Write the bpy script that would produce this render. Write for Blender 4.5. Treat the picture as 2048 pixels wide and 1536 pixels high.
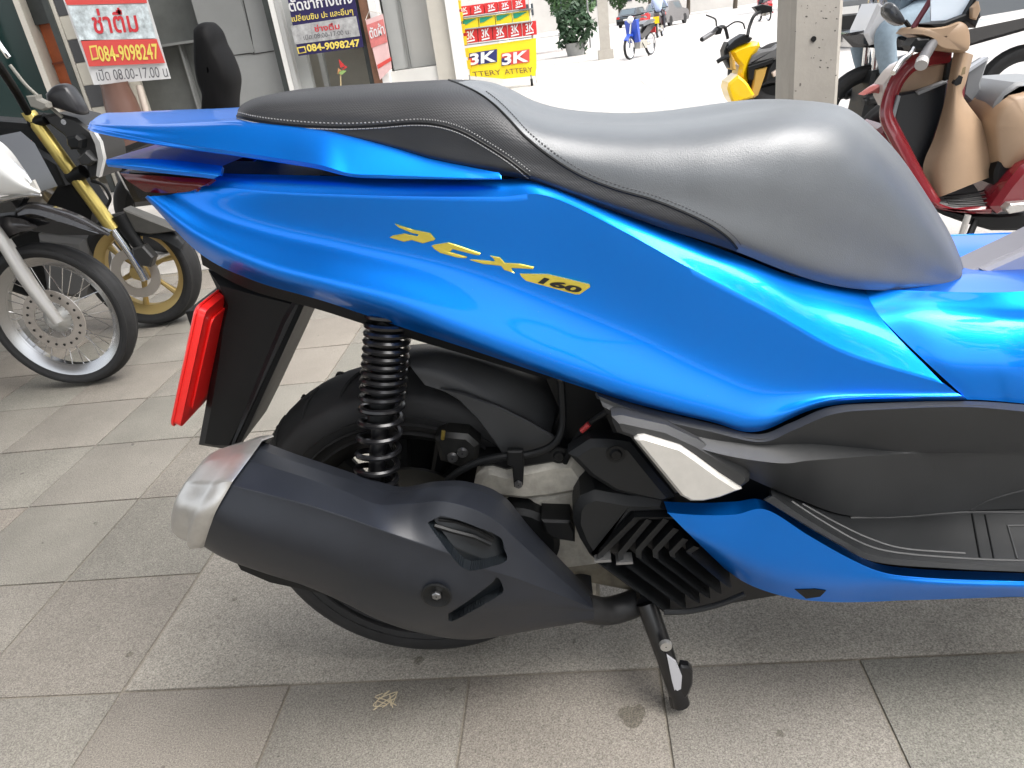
import bpy, bmesh, math, random
import numpy as np
from mathutils import Vector, Matrix
from mathutils.bvhtree import BVHTree

for o in list(bpy.data.objects): bpy.data.objects.remove(o)
SC = bpy.context.scene
COL = SC.collection
R_ = math.radians
rng = random.Random(7)

# ------------------------------------------------------------------ camera
F_, PITCH, ROLL, YAW, CAMH = 1457.155, .447821, -.142493, -.121788, .915
_cy, _sy = math.cos(YAW), math.sin(YAW)
FW = np.array([_sy*math.cos(PITCH), _cy*math.cos(PITCH), -math.sin(PITCH)])
_r = np.array([_cy, -_sy, 0.]); _u = np.cross(_r, FW)
RT = math.cos(ROLL)*_r + math.sin(ROLL)*_u
UP = -math.sin(ROLL)*_r + math.cos(ROLL)*_u
CP = np.array([0., 0., CAMH])
cam = bpy.data.cameras.new('camera'); cam.sensor_width = 36; cam.lens = F_/2048*36
cam.clip_start = .02; cam.clip_end = 900
camo = bpy.data.objects.new('camera', cam); COL.objects.link(camo)
camo.matrix_world = Matrix(((RT[0], UP[0], -FW[0], 0), (RT[1], UP[1], -FW[1], 0), (RT[2], UP[2], -FW[2], CAMH), (0, 0, 0, 1)))
SC.camera = camo

# ------------------------------------------------------------------ light
SUN_EL, SUN_AZ = 56, 112          # azimuth measured from +Y towards +X
world = bpy.data.worlds.new('World'); SC.world = world; world.use_nodes = True
wn = world.node_tree
sky = wn.nodes.new('ShaderNodeTexSky'); sky.sky_type = 'NISHITA'; sky.sun_disc = False
sky.sun_elevation = R_(SUN_EL); sky.sun_rotation = R_(SUN_AZ)
sky.air_density = 1.0; sky.dust_density = 4.0; sky.ozone_density = 1.0
hs = wn.nodes.new('ShaderNodeHueSaturation'); hs.inputs['Saturation'].default_value = .25
wn.links.new(sky.outputs[0], hs.inputs['Color'])
wn.links.new(hs.outputs[0], wn.nodes['Background'].inputs[0])
wn.nodes['Background'].inputs[1].default_value = .15
sun = bpy.data.lights.new('sun', 'SUN'); sun.energy = 1.1; sun.angle = R_(45); sun.color = (1, .97, .93)
suno = bpy.data.objects.new('sun', sun); COL.objects.link(suno)
_d = Vector((math.sin(R_(SUN_AZ))*math.cos(R_(SUN_EL)), math.cos(R_(SUN_AZ))*math.cos(R_(SUN_EL)), math.sin(R_(SUN_EL))))
suno.rotation_euler = (-_d).to_track_quat('-Z', 'Y').to_euler(); suno.location = (6, -3, 12)
vs = SC.view_settings; vs.view_transform = 'Standard'; vs.look = 'None'; vs.gamma = 1; vs.exposure = 1.5
vs.use_curve_mapping = False

# ------------------------------------------------------------------ helpers
def ray(x, y): return FW + RT*(x-1024)/F_ - UP*(y-768)/F_
def PY(x, y, Y): d = ray(x, y); return CP + d*(Y/d[1])
def PX(x, y, X): d = ray(x, y); return CP + d*(X/d[0])
def G(x, y, z=0.): d = ray(x, y); return CP + d*((z-CAMH)/d[2])
YM, XW = .93, -.285
def P(x, y, w): return PY(x, y, YM-w)

_M = {}
def mat(name, col, rough=.5, metal=0., coat=0., spec=.5, noise=0., nscale=8., bump=0., bscale=300., rnd=0., trans=0., emit=0., sheen=0., alpha=1.):
    if name in _M: return _M[name]
    m = bpy.data.materials.new(name); m.use_nodes = True; _M[name] = m
    nt = m.node_tree; b = nt.nodes['Principled BSDF']; I = b.inputs
    I['Base Color'].default_value = (*col, 1); I['Roughness'].default_value = rough; I['Metallic'].default_value = metal
    I['Coat Weight'].default_value = coat; I['Coat Roughness'].default_value = .04; I['Specular IOR Level'].default_value = spec
    I['Transmission Weight'].default_value = trans; I['Alpha'].default_value = alpha
    if emit: I['Emission Color'].default_value = (*col, 1); I['Emission Strength'].default_value = emit
    N = nt.nodes.new; L = nt.links.new
    if noise or bump or rnd:
        tc = N('ShaderNodeTexCoord')
    last = None
    if noise:
        n = N('ShaderNodeTexNoise'); n.inputs['Scale'].default_value = nscale; n.inputs['Detail'].default_value = 6; n.inputs['Roughness'].default_value = .65
        L(tc.outputs['Object'], n.inputs['Vector'])
        mr = N('ShaderNodeMapRange'); mr.inputs[1].default_value = .3; mr.inputs[2].default_value = .7
        mr.inputs[3].default_value = 1-noise; mr.inputs[4].default_value = 1+noise
        L(n.outputs['Fac'], mr.inputs[0])
        mx = N('ShaderNodeMix'); mx.data_type = 'RGBA'; mx.blend_type = 'MULTIPLY'; mx.inputs[0].default_value = 1
        mx.inputs[6].default_value = (*col, 1); L(mr.outputs[0], mx.inputs[7]); last = mx
        L(mx.outputs[2], I['Base Color'])
        mr2 = N('ShaderNodeMapRange'); mr2.inputs[3].default_value = max(0, rough-.08); mr2.inputs[4].default_value = min(1, rough+.1)
        L(n.outputs['Fac'], mr2.inputs[0]); L(mr2.outputs[0], I['Roughness'])
    if rnd:
        oi = N('ShaderNodeObjectInfo'); mr = N('ShaderNodeMapRange'); mr.inputs[3].default_value = 1-rnd; mr.inputs[4].default_value = 1+rnd
        L(oi.outputs['Random'], mr.inputs[0])
        mx = N('ShaderNodeMix'); mx.data_type = 'RGBA'; mx.blend_type = 'MULTIPLY'; mx.inputs[0].default_value = 1
        if last: L(last.outputs[2], mx.inputs[6])
        else: mx.inputs[6].default_value = (*col, 1)
        L(mr.outputs[0], mx.inputs[7]); L(mx.outputs[2], I['Base Color'])
    if bump:
        n = N('ShaderNodeTexNoise'); n.inputs['Scale'].default_value = bscale; n.inputs['Detail'].default_value = 3
        L(tc.outputs['Object'], n.inputs['Vector'])
        bp = N('ShaderNodeBump'); bp.inputs['Strength'].default_value = bump; bp.inputs['Distance'].default_value = .002
        L(n.outputs['Fac'], bp.inputs['Height']); L(bp.outputs[0], I['Normal'])
    return m

class MB:
    """collects faces; build() links them as one mesh object"""
    def __init__(s): s.v = []; s.f = []; s.mi = []
    def add(s, vs_, fs, mi=0):
        k = len(s.v); s.v += [tuple(map(float, p)) for p in vs_]
        s.f += [tuple(i+k for i in f) for f in fs]; s.mi += [mi]*len(fs); return s
    def grid(s, g, closed_u=False, closed_v=False, mi=0, flip=False):
        g = np.asarray(g); n, m = g.shape[:2]; fs = []
        for i in range(n if closed_u else n-1):
            for j in range(m if closed_v else m-1):
                a, b, c, d = i*m+j, ((i+1) % n)*m+j, ((i+1) % n)*m+(j+1) % m, i*m+(j+1) % m
                fs.append((a, d, c, b) if flip else (a, b, c, d))
        return s.add(g.reshape(-1, 3), fs, mi)
    def shell(s, g, t, mi=0):
        """grid with thickness t along its inward normals"""
        g = np.asarray(g, float); du = np.gradient(g, axis=0); dv = np.gradient(g, axis=1)
        nn = np.cross(du, dv); nn /= np.linalg.norm(nn, axis=2, keepdims=True)+1e-12
        if (nn[..., 1]).mean() < 0: nn = -nn
        b = g + nn*t; n, m = g.shape[:2]
        s.grid(g, mi=mi); s.grid(b, mi=mi, flip=True)
        for A, Bb in ((g[0], b[0]), (g[-1], b[-1]), (g[:, 0], b[:, 0]), (g[:, -1], b[:, -1])): s.grid(np.stack([A, Bb]), mi=mi)
        return s
    def box(s, c, size, rot=None, mi=0):
        x, y, z = np.array(size)/2
        v = np.array([(-x,-y,-z),(x,-y,-z),(x,y,-z),(-x,y,-z),(-x,-y,z),(x,-y,z),(x,y,z),(-x,y,z)])
        if rot is not None: v = v @ np.array(rot).T
        return s.add(v+np.array(c), [(0,3,2,1),(4,5,6,7),(0,1,5,4),(1,2,6,5),(2,3,7,6),(3,0,4,7)], mi)
    def tube(s, path, r, n=10, closed=False, mi=0, caps=True, flat=1.):
        p = np.asarray(path, float); k = len(p); rr = np.broadcast_to(np.asarray(r, float), (k,))
        t = np.gradient(p, axis=0) if not closed else np.roll(p, -1, 0)-np.roll(p, 1, 0)
        t /= np.linalg.norm(t, axis=1, keepdims=True)+1e-12
        a = np.array([0, 0, 1.]) if abs(t[0][2]) < .9 else np.array([0, 1., 0]); rows = []
        for i in range(k):
            a = a - t[i]*(a@t[i]); a /= np.linalg.norm(a)+1e-12; b = np.cross(t[i], a)
            th = np.linspace(0, 2*math.pi, n, endpoint=False)
            rows.append(p[i]+rr[i]*(np.outer(np.cos(th), a)*flat+np.outer(np.sin(th), b)))
        s.grid(rows, closed_u=closed, closed_v=True, mi=mi)
        if caps and not closed:
            s.add(rows[0], [tuple(range(n))], mi); s.add(rows[-1], [tuple(range(n-1, -1, -1))], mi)
        return s
    def lathe(s, prof, c, axis, n=48, mi=0, closed=False):
        """prof: (radius, offset along axis)"""
        ax = np.array(axis, float); ax /= np.linalg.norm(ax); a = np.array([0, 0, 1.]) if abs(ax[2]) < .9 else np.array([1., 0, 0])
        a = a-ax*(a@ax); a /= np.linalg.norm(a); b = np.cross(ax, a); th = np.linspace(0, 2*math.pi, n, endpoint=False)
        rows = [np.array(c)+ax*o+r*(np.outer(np.cos(th), a)+np.outer(np.sin(th), b)) for r, o in prof]
        return s.grid(rows, closed_u=closed, closed_v=True, mi=mi)
    def prism(s, poly, off, mi=0, bev=0.):
        """polygon of 3D points extruded by vector off, front rim chamfered by bev"""
        p = np.asarray(poly, float); off = np.asarray(off, float); n = len(p); c = p.mean(0)
        rings = [p+off]
        if bev:
            on = off/np.linalg.norm(off); e1 = np.roll(p, -1, 0)-p; e0 = p-np.roll(p, 1, 0)
            nrm = np.zeros(3)
            for i in range(n): nrm += np.cross(p[i]-c, p[(i+1) % n]-c)
            nrm /= np.linalg.norm(nrm); ins = []
            for i in range(n):
                a = np.cross(nrm, e0[i]); a /= np.linalg.norm(a)+1e-12; b = np.cross(nrm, e1[i]); b /= np.linalg.norm(b)+1e-12
                d = a+b; d /= max(.5, (d@d)/2); ins.append(p[i]+d*bev)
            rings += [p+on*bev, np.array(ins)]
        else: rings += [p]
        s.grid(np.stack(rings), closed_v=True, mi=mi)
        s.add(rings[-1], [tuple(range(n))], mi); s.add(rings[0], [tuple(range(n-1, -1, -1))], mi); return s
    def build(s, name, m, parent=None, smooth=35., recalc=True, sub=0):
        me = bpy.data.meshes.new(name); org = np.array(parent.location if parent and not parent.parent else (0, 0, 0)) if parent else np.zeros(3)
        if parent and parent.parent: org = np.array(parent.parent.location)
        me.from_pydata([tuple(np.array(p)-org) for p in s.v], [], s.f)
        ms = m if isinstance(m, (list, tuple)) else [m]
        for q in ms: me.materials.append(q)
        me.polygons.foreach_set('material_index', s.mi)
        bm = bmesh.new(); bm.from_mesh(me); bmesh.ops.remove_doubles(bm, verts=bm.verts, dist=1e-6)
        if recalc: bmesh.ops.recalc_face_normals(bm, faces=bm.faces)
        bm.to_mesh(me); bm.free()
        if smooth: 
            me.shade_smooth(); me.set_sharp_from_angle(angle=R_(smooth))
        o = bpy.data.objects.new(name, me); COL.objects.link(o)
        if parent: o.parent = parent
        return o
    def bvh(s): return BVHTree.FromPolygons([Vector(p) for p in s.v], s.f)

def tag(o, label=None, cat=None, group=None, kind=None):
    for k, v in (('label', label), ('category', cat), ('group', group), ('kind', kind)):
        if v: o[k] = v
    return o
def empty(name, loc, label, cat, group=None):
    o = bpy.data.objects.new(name, None); COL.objects.link(o); o.location = loc; o.empty_display_size = .1
    return tag(o, label, cat, group)
def cr(pts, n, sharp=()):
    """Catmull-Rom through pts (index-uniform), n samples; sharp = indices with a corner"""
    p = np.asarray(pts, float); k = len(p); out = []
    T = np.linspace(0, k-1, n)
    for t in T:
        i = min(int(t), k-2); f = t-i
        p1, p2 = p[i], p[i+1]
        p0 = p[i-1] if i > 0 and i not in sharp else 2*p1-p2
        p3 = p[i+2] if i+2 < k and (i+1) not in sharp else 2*p2-p1
        out.append(.5*(2*p1+(p2-p0)*f+(2*p0-5*p1+4*p2-p3)*f*f+(3*p1-p0-3*p2+p3)*f**3))
    return np.array(out)
def rail(pxs, ws): 
    if np.isscalar(ws): ws = [ws]*len(pxs)
    return np.array([P(x, y, w) for (x, y), w in zip(pxs, ws)])
def loft(rails, n, m, sharp=(), csharp=()):
    R = np.stack([cr(r, n, csharp) for r in rails])      # rails x n
    return np.stack([cr(R[:, j], m, sharp) for j in range(n)], axis=1)
def hit(bvh, x, y, lift=0.):
    d = Vector(ray(x, y)).normalized(); r = bvh.ray_cast(Vector(CP), d)
    if r[0] is None: return None
    nn = r[1] if r[1].dot(d) < 0 else -r[1]
    return np.array(r[0]+nn*lift)
def dens(px, step=6.):
    p = np.asarray(px, float); out = []
    for a, b in zip(p[:-1], p[1:]):
        k = max(1, int(np.linalg.norm(b-a)/step)); out += [a+(b-a)*i/k for i in range(k)]
    return np.array(out+[p[-1]])
def smoothpx(px, step=6.):
    return dens(cr(px, len(px)*8), step)
def onto(bvh, px, lift=0.):
    out = [hit(bvh, x, y, lift) for x, y in px]; return np.array([q for q in out if q is not None])
def mirror(o, parent=None):
    c = o.copy(); c.scale.y = -1; COL.objects.link(c); return c

# ------------------------------------------------------------------ ground
def ground_mat(name, col, speck=.35, sscale=260., big=.12, rnd=.1, grid=False, tint=0.):
    m = bpy.data.materials.new(name); m.use_nodes = True; nt = m.node_tree; b = nt.nodes['Principled BSDF']; N = nt.nodes.new; L = nt.links.new
    geo = N('ShaderNodeNewGeometry'); pos = geo.outputs['Position']
    oi = N('ShaderNodeObjectInfo')
    def noise(sc, det=4, ro=.6):
        n = N('ShaderNodeTexNoise'); n.inputs['Scale'].default_value = sc; n.inputs['Detail'].default_value = det; n.inputs['Roughness'].default_value = ro
        L(pos, n.inputs['Vector']); return n
    def mul(c, fac, lo, hi, a=.3, z=.7):
        mr = N('ShaderNodeMapRange'); mr.inputs[1].default_value = a; mr.inputs[2].default_value = z; mr.inputs[3].default_value = lo; mr.inputs[4].default_value = hi
        L(fac, mr.inputs[0]); mx = N('ShaderNodeMix'); mx.data_type = 'RGBA'; mx.blend_type = 'MULTIPLY'; mx.inputs[0].default_value = 1
        L(c, mx.inputs[6]); L(mr.outputs[0], mx.inputs[7]); return mx.outputs[2]
    rgb = N('ShaderNodeRGB'); rgb.outputs[0].default_value = (*col, 1); c = rgb.outputs[0]
    if tint:
        rmp = N('ShaderNodeValToRGB'); e = rmp.color_ramp.elements; e[0].color = (col[0]*.97, col[1]*1.0, col[2]*.99, 1); e[1].color = (col[0]*1.02, col[1]*.985, col[2]*.97, 1)
        e.new(.5).color = (*col, 1); L(oi.outputs['Random'], rmp.inputs[0]); c = rmp.outputs[0]
    c = mul(c, noise(3.2, 6).outputs['Fac'], 1-big, 1+big)
    st = noise(1.1, 8, .7); c = mul(c, st.outputs['Fac'], .86, 1.04, .35, .55)
    fine = noise(sscale, 2, .8); c = mul(c, fine.outputs['Fac'], 1-speck, 1+speck)
    v = N('ShaderNodeTexVoronoi'); v.inputs['Scale'].default_value = sscale*.55; L(pos, v.inputs['Vector'])
    c = mul(c, v.outputs['Distance'], 1.22, .97, .08, .3)
    sp = noise(34, 2, .5); c = mul(c, sp.outputs['Fac'], 1., .55, .73, .78)
    if rnd:
        c = mul(c, oi.outputs['Random'], 1-rnd, 1+rnd, 0, 1)
    if grid:
        for ax, o in ((0, .062), (1, .8345)):
            sx = N('ShaderNodeSeparateXYZ'); L(pos, sx.inputs[0])
            a = N('ShaderNodeMath'); a.operation = 'SUBTRACT'; L(sx.outputs[ax], a.inputs[0]); a.inputs[1].default_value = o
            d = N('ShaderNodeMath'); d.operation = 'DIVIDE'; L(a.outputs[0], d.inputs[0]); d.inputs[1].default_value = .3
            fr = N('ShaderNodeMath'); fr.operation = 'FRACT'; L(d.outputs[0], fr.inputs[0])
            pp = N('ShaderNodeMath'); pp.operation = 'PINGPONG'; L(fr.outputs[0], pp.inputs[0]); pp.inputs[1].default_value = .5
            c = mul(c, pp.outputs[0], .72, 1., .006, .016)
    L(c, b.inputs['Base Color']); b.inputs['Roughness'].default_value = .78; b.inputs['Specular IOR Level'].default_value = .35
    bp = N('ShaderNodeBump'); bp.inputs['Strength'].default_value = .45; bp.inputs['Distance'].default_value = .0025; L(fine.outputs['Fac'], bp.inputs['Height'])
    L(bp.outputs[0], b.inputs['Normal']); return m

M_TILE = ground_mat('paving_slab_concrete', (.240, .222, .193), .5, 420, .12, .022, tint=1)
M_FAR = ground_mat('paving_far', (.42, .40, .37), .22, 200, .1, 0, grid=True)  # paler than the near slabs: glare of the open street put into the colour
M_PATCH = ground_mat('washed_concrete', (.310, .286, .247), .5, 330, .18, 0)
M_JOINT = ground_mat('joint_mortar', (.25, .225, .185), .3, 300, .2, 0)
M_ROAD = ground_mat('road_surface', (.44, .42, .40), .2, 120, .08, 0)  # lifted pale so the road burns out, its glare sits in the colour
KX = 1.26                                       # kerb line
g = MB(); g.add([(-60, -20, -.15), (140, -20, -.15), (140, 400, -.15), (-60, 400, -.15)], [(0, 1, 2, 3)])
tag(g.build('road', M_ROAD, smooth=0), kind='structure')
# pavement: mortar bed with slabs on it; beyond the built slabs the bed carries the joints in its material
YB = 3.6                                        # slabs built one by one up to here
g = MB(); g.box((-14.4+KX/2, -2+YB/2, -.0800), (28.8+KX-.16, 4+YB, .15))
pav = tag(g.build('pavement', M_JOINT, smooth=0), kind='structure')
g = MB(); g.box((-14.4+KX/2, (400+YB)/2, -.0745), (28.8+KX-.16, 400-YB, .15))
tag(g.build('far_pavement', M_FAR, smooth=0), kind='structure')
def slab(w, d, b=.006):
    m = MB(); x, y = w/2, d/2; zt = 0.
    o = np.array([(-x,-y,-.012),(x,-y,-.012),(x,y,-.012),(-x,y,-.012)]); t1 = np.array([(-x,-y,zt-.0015),(x,-y,zt-.0015),(x,y,zt-.0015),(-x,y,zt-.0015)])
    t2 = np.array([(-x+b*.6,-y+b*.6,zt),(x-b*.6,-y+b*.6,zt),(x-b*.6,y-b*.6,zt),(-x+b*.6,y-b*.6,zt)])
    m.grid(np.stack([o, t1, t2]), closed_v=True); m.add(t2, [(0, 1, 2, 3)]); return m
sl0 = slab(.2955, .2955).build('paving_slab', M_TILE, pav)
first = True; spots = []
for i in range(-16, 5):
    for j in range(-4, 10):
        x0, y0 = .062+.3*i, .8345+.3*j
        if x0+.3 > KX-.16 or y0+.3 > YB+.01: continue
        if x0 > -.84 and 0 <= j < 2: continue                      # the washed concrete patch lies here
        if j < -1 and not -1.2 < x0 < 1: continue
        spots.append((x0+.15, y0+.15))
spots.sort(key=lambda p: p[0]**2+(p[1]-1)**2)
for k, (x, y) in enumerate(spots[:296]):
    o = sl0 if k == 0 else sl0.copy()
    if k: COL.objects.link(o); o.parent = pav
    o.location = (x, y, rng.uniform(-.0012, .0004)); o.rotation_euler = (rng.uniform(-.002, .002), rng.uniform(-.002, .002), rng.uniform(-.004, .004)+math.pi/2*rng.randrange(4))
for x, y in spots[296:]: pass
pw = 1.1-(-.835)
o = slab(pw-.006, .594, .01).build('concrete_patch', M_PATCH, pav); o.location = ((1.1-.835)/2, .8345+.3, .001)
for k, (sx, sy, sr) in enumerate(((1265,1432,.022), (838,1322,.010), (260,1310,.008), (1560,1470,.006), (905,1380,.005), (470,1200,.006))):
    c = G(sx, sy); q = [(c[0]+sr*rng.uniform(.6, 1.2)*math.cos(a), c[1]+sr*rng.uniform(.6, 1.2)*math.sin(a), .0016) for a in np.linspace(0, 5.9, 13)]
    MB().add(q, [tuple(range(13))]).build('stain', mat('grime_spot', (.10, .085, .055), .8, noise=.4, nscale=90, alpha=.35), pav, smooth=0)
# kerb stones
M_KERB = ground_mat('kerb_concrete', (.40, .385, .36), .2, 160, .1, .08)
g = MB(); kb = None
for k in range(34):
    if k == 0:
        g.box((0, 0, -.0745), (.158, .996, .151)); kb = g.build('kerb_stone', M_KERB, pav); o = kb
    else: o = kb.copy(); COL.objects.link(o); o.parent = pav
    o.location = (KX-.08, -1.5+k*1.0, rng.uniform(-.002, .003))

# ------------------------------------------------------------------ materials
def blue_paint():
    m = mat('metallic_blue_paint', (.0, .245, .98), .38, .85, .48, .5)
    nt = m.node_tree; b = nt.nodes['Principled BSDF']; N = nt.nodes.new; L = nt.links.new
    tc = N('ShaderNodeTexCoord'); n = N('ShaderNodeTexNoise'); n.inputs['Scale'].default_value = 2600; n.inputs['Detail'].default_value = 1
    L(tc.outputs['Object'], n.inputs['Vector'])
    bp = N('ShaderNodeBump'); bp.inputs['Strength'].default_value = .12; bp.inputs['Distance'].default_value = .0004; L(n.outputs['Fac'], bp.inputs['Height']); L(bp.outputs[0], b.inputs['Normal'])
    n2 = N('ShaderNodeTexNoise'); n2.inputs['Scale'].default_value = 9; L(tc.outputs['Object'], n2.inputs['Vector'])
    b2 = N('ShaderNodeBump'); b2.inputs['Strength'].default_value = .06; b2.inputs['Distance'].default_value = .004; L(n2.outputs['Fac'], b2.inputs['Height']); L(b2.outputs[0], b.inputs['Coat Normal'])
    v = N('ShaderNodeTexVoronoi'); v.inputs['Scale'].default_value = 90; L(tc.outputs['Object'], v.inputs['Vector'])
    mr = N('ShaderNodeMapRange'); mr.inputs[1].default_value = .035; mr.inputs[2].default_value = .06; mr.inputs[3].default_value = .35; mr.inputs[4].default_value = 0; L(v.outputs['Distance'], mr.inputs[0])
    n3 = N('ShaderNodeTexNoise'); n3.inputs['Scale'].default_value = 4; L(tc.outputs['Object'], n3.inputs['Vector']); m3 = N('ShaderNodeMapRange'); m3.inputs[1].default_value = .52; m3.inputs[2].default_value = .7; L(n3.outputs['Fac'], m3.inputs[0])
    mu = N('ShaderNodeMath'); mu.operation = 'MULTIPLY'; L(mr.outputs[0], mu.inputs[0]); L(m3.outputs[0], mu.inputs[1])
    mx = N('ShaderNodeMix'); mx.data_type = 'RGBA'; mx.inputs[6].default_value = b.inputs['Base Color'].default_value; mx.inputs[7].default_value = (.45, .6, .8, 1); L(mu.outputs[0], mx.inputs[0]); L(mx.outputs[2], b.inputs['Base Color'])
    n4 = N('ShaderNodeTexNoise'); n4.inputs['Scale'].default_value = 14; n4.inputs['Detail'].default_value = 6; L(tc.outputs['Object'], n4.inputs['Vector']); m4 = N('ShaderNodeMapRange'); m4.inputs[3].default_value = .01; m4.inputs[4].default_value = .09; L(n4.outputs['Fac'], m4.inputs[0]); L(m4.outputs[0], b.inputs['Coat Roughness'])
    return m
BLUE = blue_paint()
VINYL = mat('black_vinyl_glare', (.095, .105, .115), .38, spec=1., bump=.22, bscale=900, noise=.1, nscale=5)  # black vinyl with sky glare put into its bluish grey base colour
def _undulate(m, sc=7., dist=.006):
    nt = m.node_tree; b = nt.nodes['Principled BSDF']; l = b.inputs['Normal'].links[0]; src = l.from_socket; bn = l.from_node; N = nt.nodes.new
    tc = N('ShaderNodeTexCoord'); n = N('ShaderNodeTexNoise'); n.inputs['Scale'].default_value = sc; n.inputs['Detail'].default_value = 2; nt.links.new(tc.outputs['Object'], n.inputs['Vector'])
    bp = N('ShaderNodeBump'); bp.inputs['Strength'].default_value = .5; bp.inputs['Distance'].default_value = dist; nt.links.new(n.outputs['Fac'], bp.inputs['Height']); nt.links.new(bp.outputs[0], bn.inputs['Normal'])
_undulate(VINYL, 8., .012)
VINYL.node_tree.nodes['Principled BSDF'].inputs['Sheen Weight'].default_value = .22; VINYL.node_tree.nodes['Principled BSDF'].inputs['Sheen Roughness'].default_value = .35
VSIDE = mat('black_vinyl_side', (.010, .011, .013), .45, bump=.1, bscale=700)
def weave_vinyl():
    m = mat('embossed_vinyl', (.022, .023, .026), .5, spec=.6); nt = m.node_tree; b = nt.nodes['Principled BSDF']; N = nt.nodes.new; L = nt.links.new
    tc = N('ShaderNodeTexCoord'); mp = N('ShaderNodeMapping'); mp.inputs['Rotation'].default_value = (0, R_(45), 0); L(tc.outputs['Object'], mp.inputs[0])
    ck = N('ShaderNodeTexVoronoi'); ck.inputs['Scale'].default_value = 480; ck.inputs['Randomness'].default_value = 0.05; L(mp.outputs[0], ck.inputs['Vector'])
    bp = N('ShaderNodeBump'); bp.inputs['Strength'].default_value = .5; bp.inputs['Distance'].default_value = .0009; bp.invert = True
    L(ck.outputs['Distance'], bp.inputs['Height']); L(bp.outputs[0], b.inputs['Normal']); return m
VTEX = weave_vinyl()
BLK = mat('black_plastic', (.006, .0065, .007), .45, spec=.25, bump=.12, bscale=1200, noise=.15, nscale=20)
GLOSS = mat('gloss_black', (.006, .006, .007), .30, coat=.12)
GREYP = mat('grained_grey_plastic', (.036, .037, .038), .46, spec=.45, bump=.25, bscale=1500, noise=.12, nscale=14)
DKP = mat('dark_plastic', (.010, .011, .012), .46, spec=.35, bump=.25, bscale=1500, noise=.12, nscale=14)
MUF = mat('muffler_black', (.013, .015, .020), .40, spec=.4, noise=.12, nscale=22, bump=.06, bscale=900)
SILV = mat('satin_silver', (.50, .49, .47), .34, .75, noise=.08, nscale=60)
ALU = mat('cast_alloy', (.40, .38, .33), .55, .25, noise=.28, nscale=35, bump=.25, bscale=260)
RUB = mat('tyre_rubber', (.021, .021, .0215), .64, spec=.3, noise=.2, nscale=30, bump=.1, bscale=500)
VBLK = mat('black_seat_cover', (.004, .004, .0045), .7, spec=.2)
CHR = mat('chrome', (.75, .75, .75), .12, 1.)
GOLD = mat('gold_foil', (.80, .66, .10), .22, .55, coat=.3)
REDP = mat('red_plate_plastic', (.80, .018, .016), .32, coat=.3)
REDL = mat('red_lens', (.09, .003, .004), .15, coat=.3)
SMOKE = mat('smoked_lens', (.02, .012, .012), .06, coat=1)
PEG = mat('peg_insert_silver', (.62, .60, .56), .42, .35, noise=.06, nscale=60)
WHT = mat('white_paint', (.72, .71, .68), .5)
STITCH = mat('stitch_thread', (.22, .22, .22), .7)

# ------------------------------------------------------------------ the blue scooter
SCO = empty('blue_scooter', (XW, YM, 0), 'metallic blue scooter with black saddle and gold side lettering parked on the paving', 'scooter')
WB = np.array([.085, .10, .115, .13, .14, .15, .158, .168, .175, .18, .185, .19])
T_ = [(425,346),(490,348),(580,350),(720,353),(870,356),(1000,358),(1080,362),(1240,424),(1400,482),(1500,520),(1600,556),(1725,574)]
U_ = [(405,368),(480,378),(575,386),(715,391),(865,394),(1000,394),(1095,392),(1240,459),(1400,548),(1540,622),(1690,705),(1887,768)]
M_ = [(345,388),(430,430),(550,462),(700,492),(850,522),(990,556),(1130,600),(1280,655),(1410,715),(1545,765),(1690,782),(1912,785)]
F_2 = [(297,393),(395,472),(520,532),(660,572),(800,612),(960,676),(1110,730),(1270,784),(1420,824),(1520,842),(1672,798),(1926,793)]
B_ = [(290,395),(400,507),(510,562),(650,603),(790,650),(950,702),(1100,753),(1270,807),(1420,843),(1515,863),(1660,811),(1931,800)]
dB = np.array([-.01,-.02,-.026,-.028,-.026,-.02,-.014,-.008,-.004,-.002,-.004,-.004])
tW = WB-np.array([.012,.014,.016,.018,.02,.022,.03,.034,.036,.040,.055,.088])
V_ = [(t[0]*.58+u[0]*.42, t[1]*.58+u[1]*.42) for t, u in zip(T_, U_)]; V_[-1] = (1770,646); vW = (tW*.5+(WB-.002)*.5)+.003; vW[-1] = .150
gs = loft([rail(T_, tW), rail(V_, vW), rail(U_, WB-.002), rail(M_, WB-np.array([.003,.008,.011,.012,.012,.012,.011,.010,.008,.006,.004,.002])), rail(F_2, WB+np.array([.004,.006,.007,.008,.008,.008,.008,.008,.007,.005,.003,.001])), rail(B_, WB+dB)], 150, 71, sharp=(2,))
mb = MB().shell(gs, .003); SIDE = mb.bvh(); side = mb.build('side_panel', BLUE, SCO, smooth=50); mirror(side)
# body cover in front of the seam
fw_ = [.176,.178,.18,.18,.17]
gf = loft([rail([(1729,577),(1850,582),(1960,585),(2060,582),(2280,570)], [.104,.116,.120,.120,.115]), rail([(1744,612),(1845,606),(1955,612),(2060,618),(2280,610)], [.127,.136,.140,.140,.135]),
           rail([(1773,647),(1855,645),(1955,648),(2060,650),(2280,648)], [.151,.158,.162,.164,.158]), rail([(1850,722),(1900,726),(1975,728),(2060,732),(2280,735)], [.176,.182,.186,.188,.18]),
           rail([(1934,799),(1965,800),(2005,803),(2060,808),(2280,826)], [.186,.187,.187,.187,.18])], 60, 41)
mb = MB().shell(gf, .003); FRONTB = mb.bvh(); o = mb.build('body_cover', BLUE, SCO, smooth=50); mirror(o)
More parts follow.
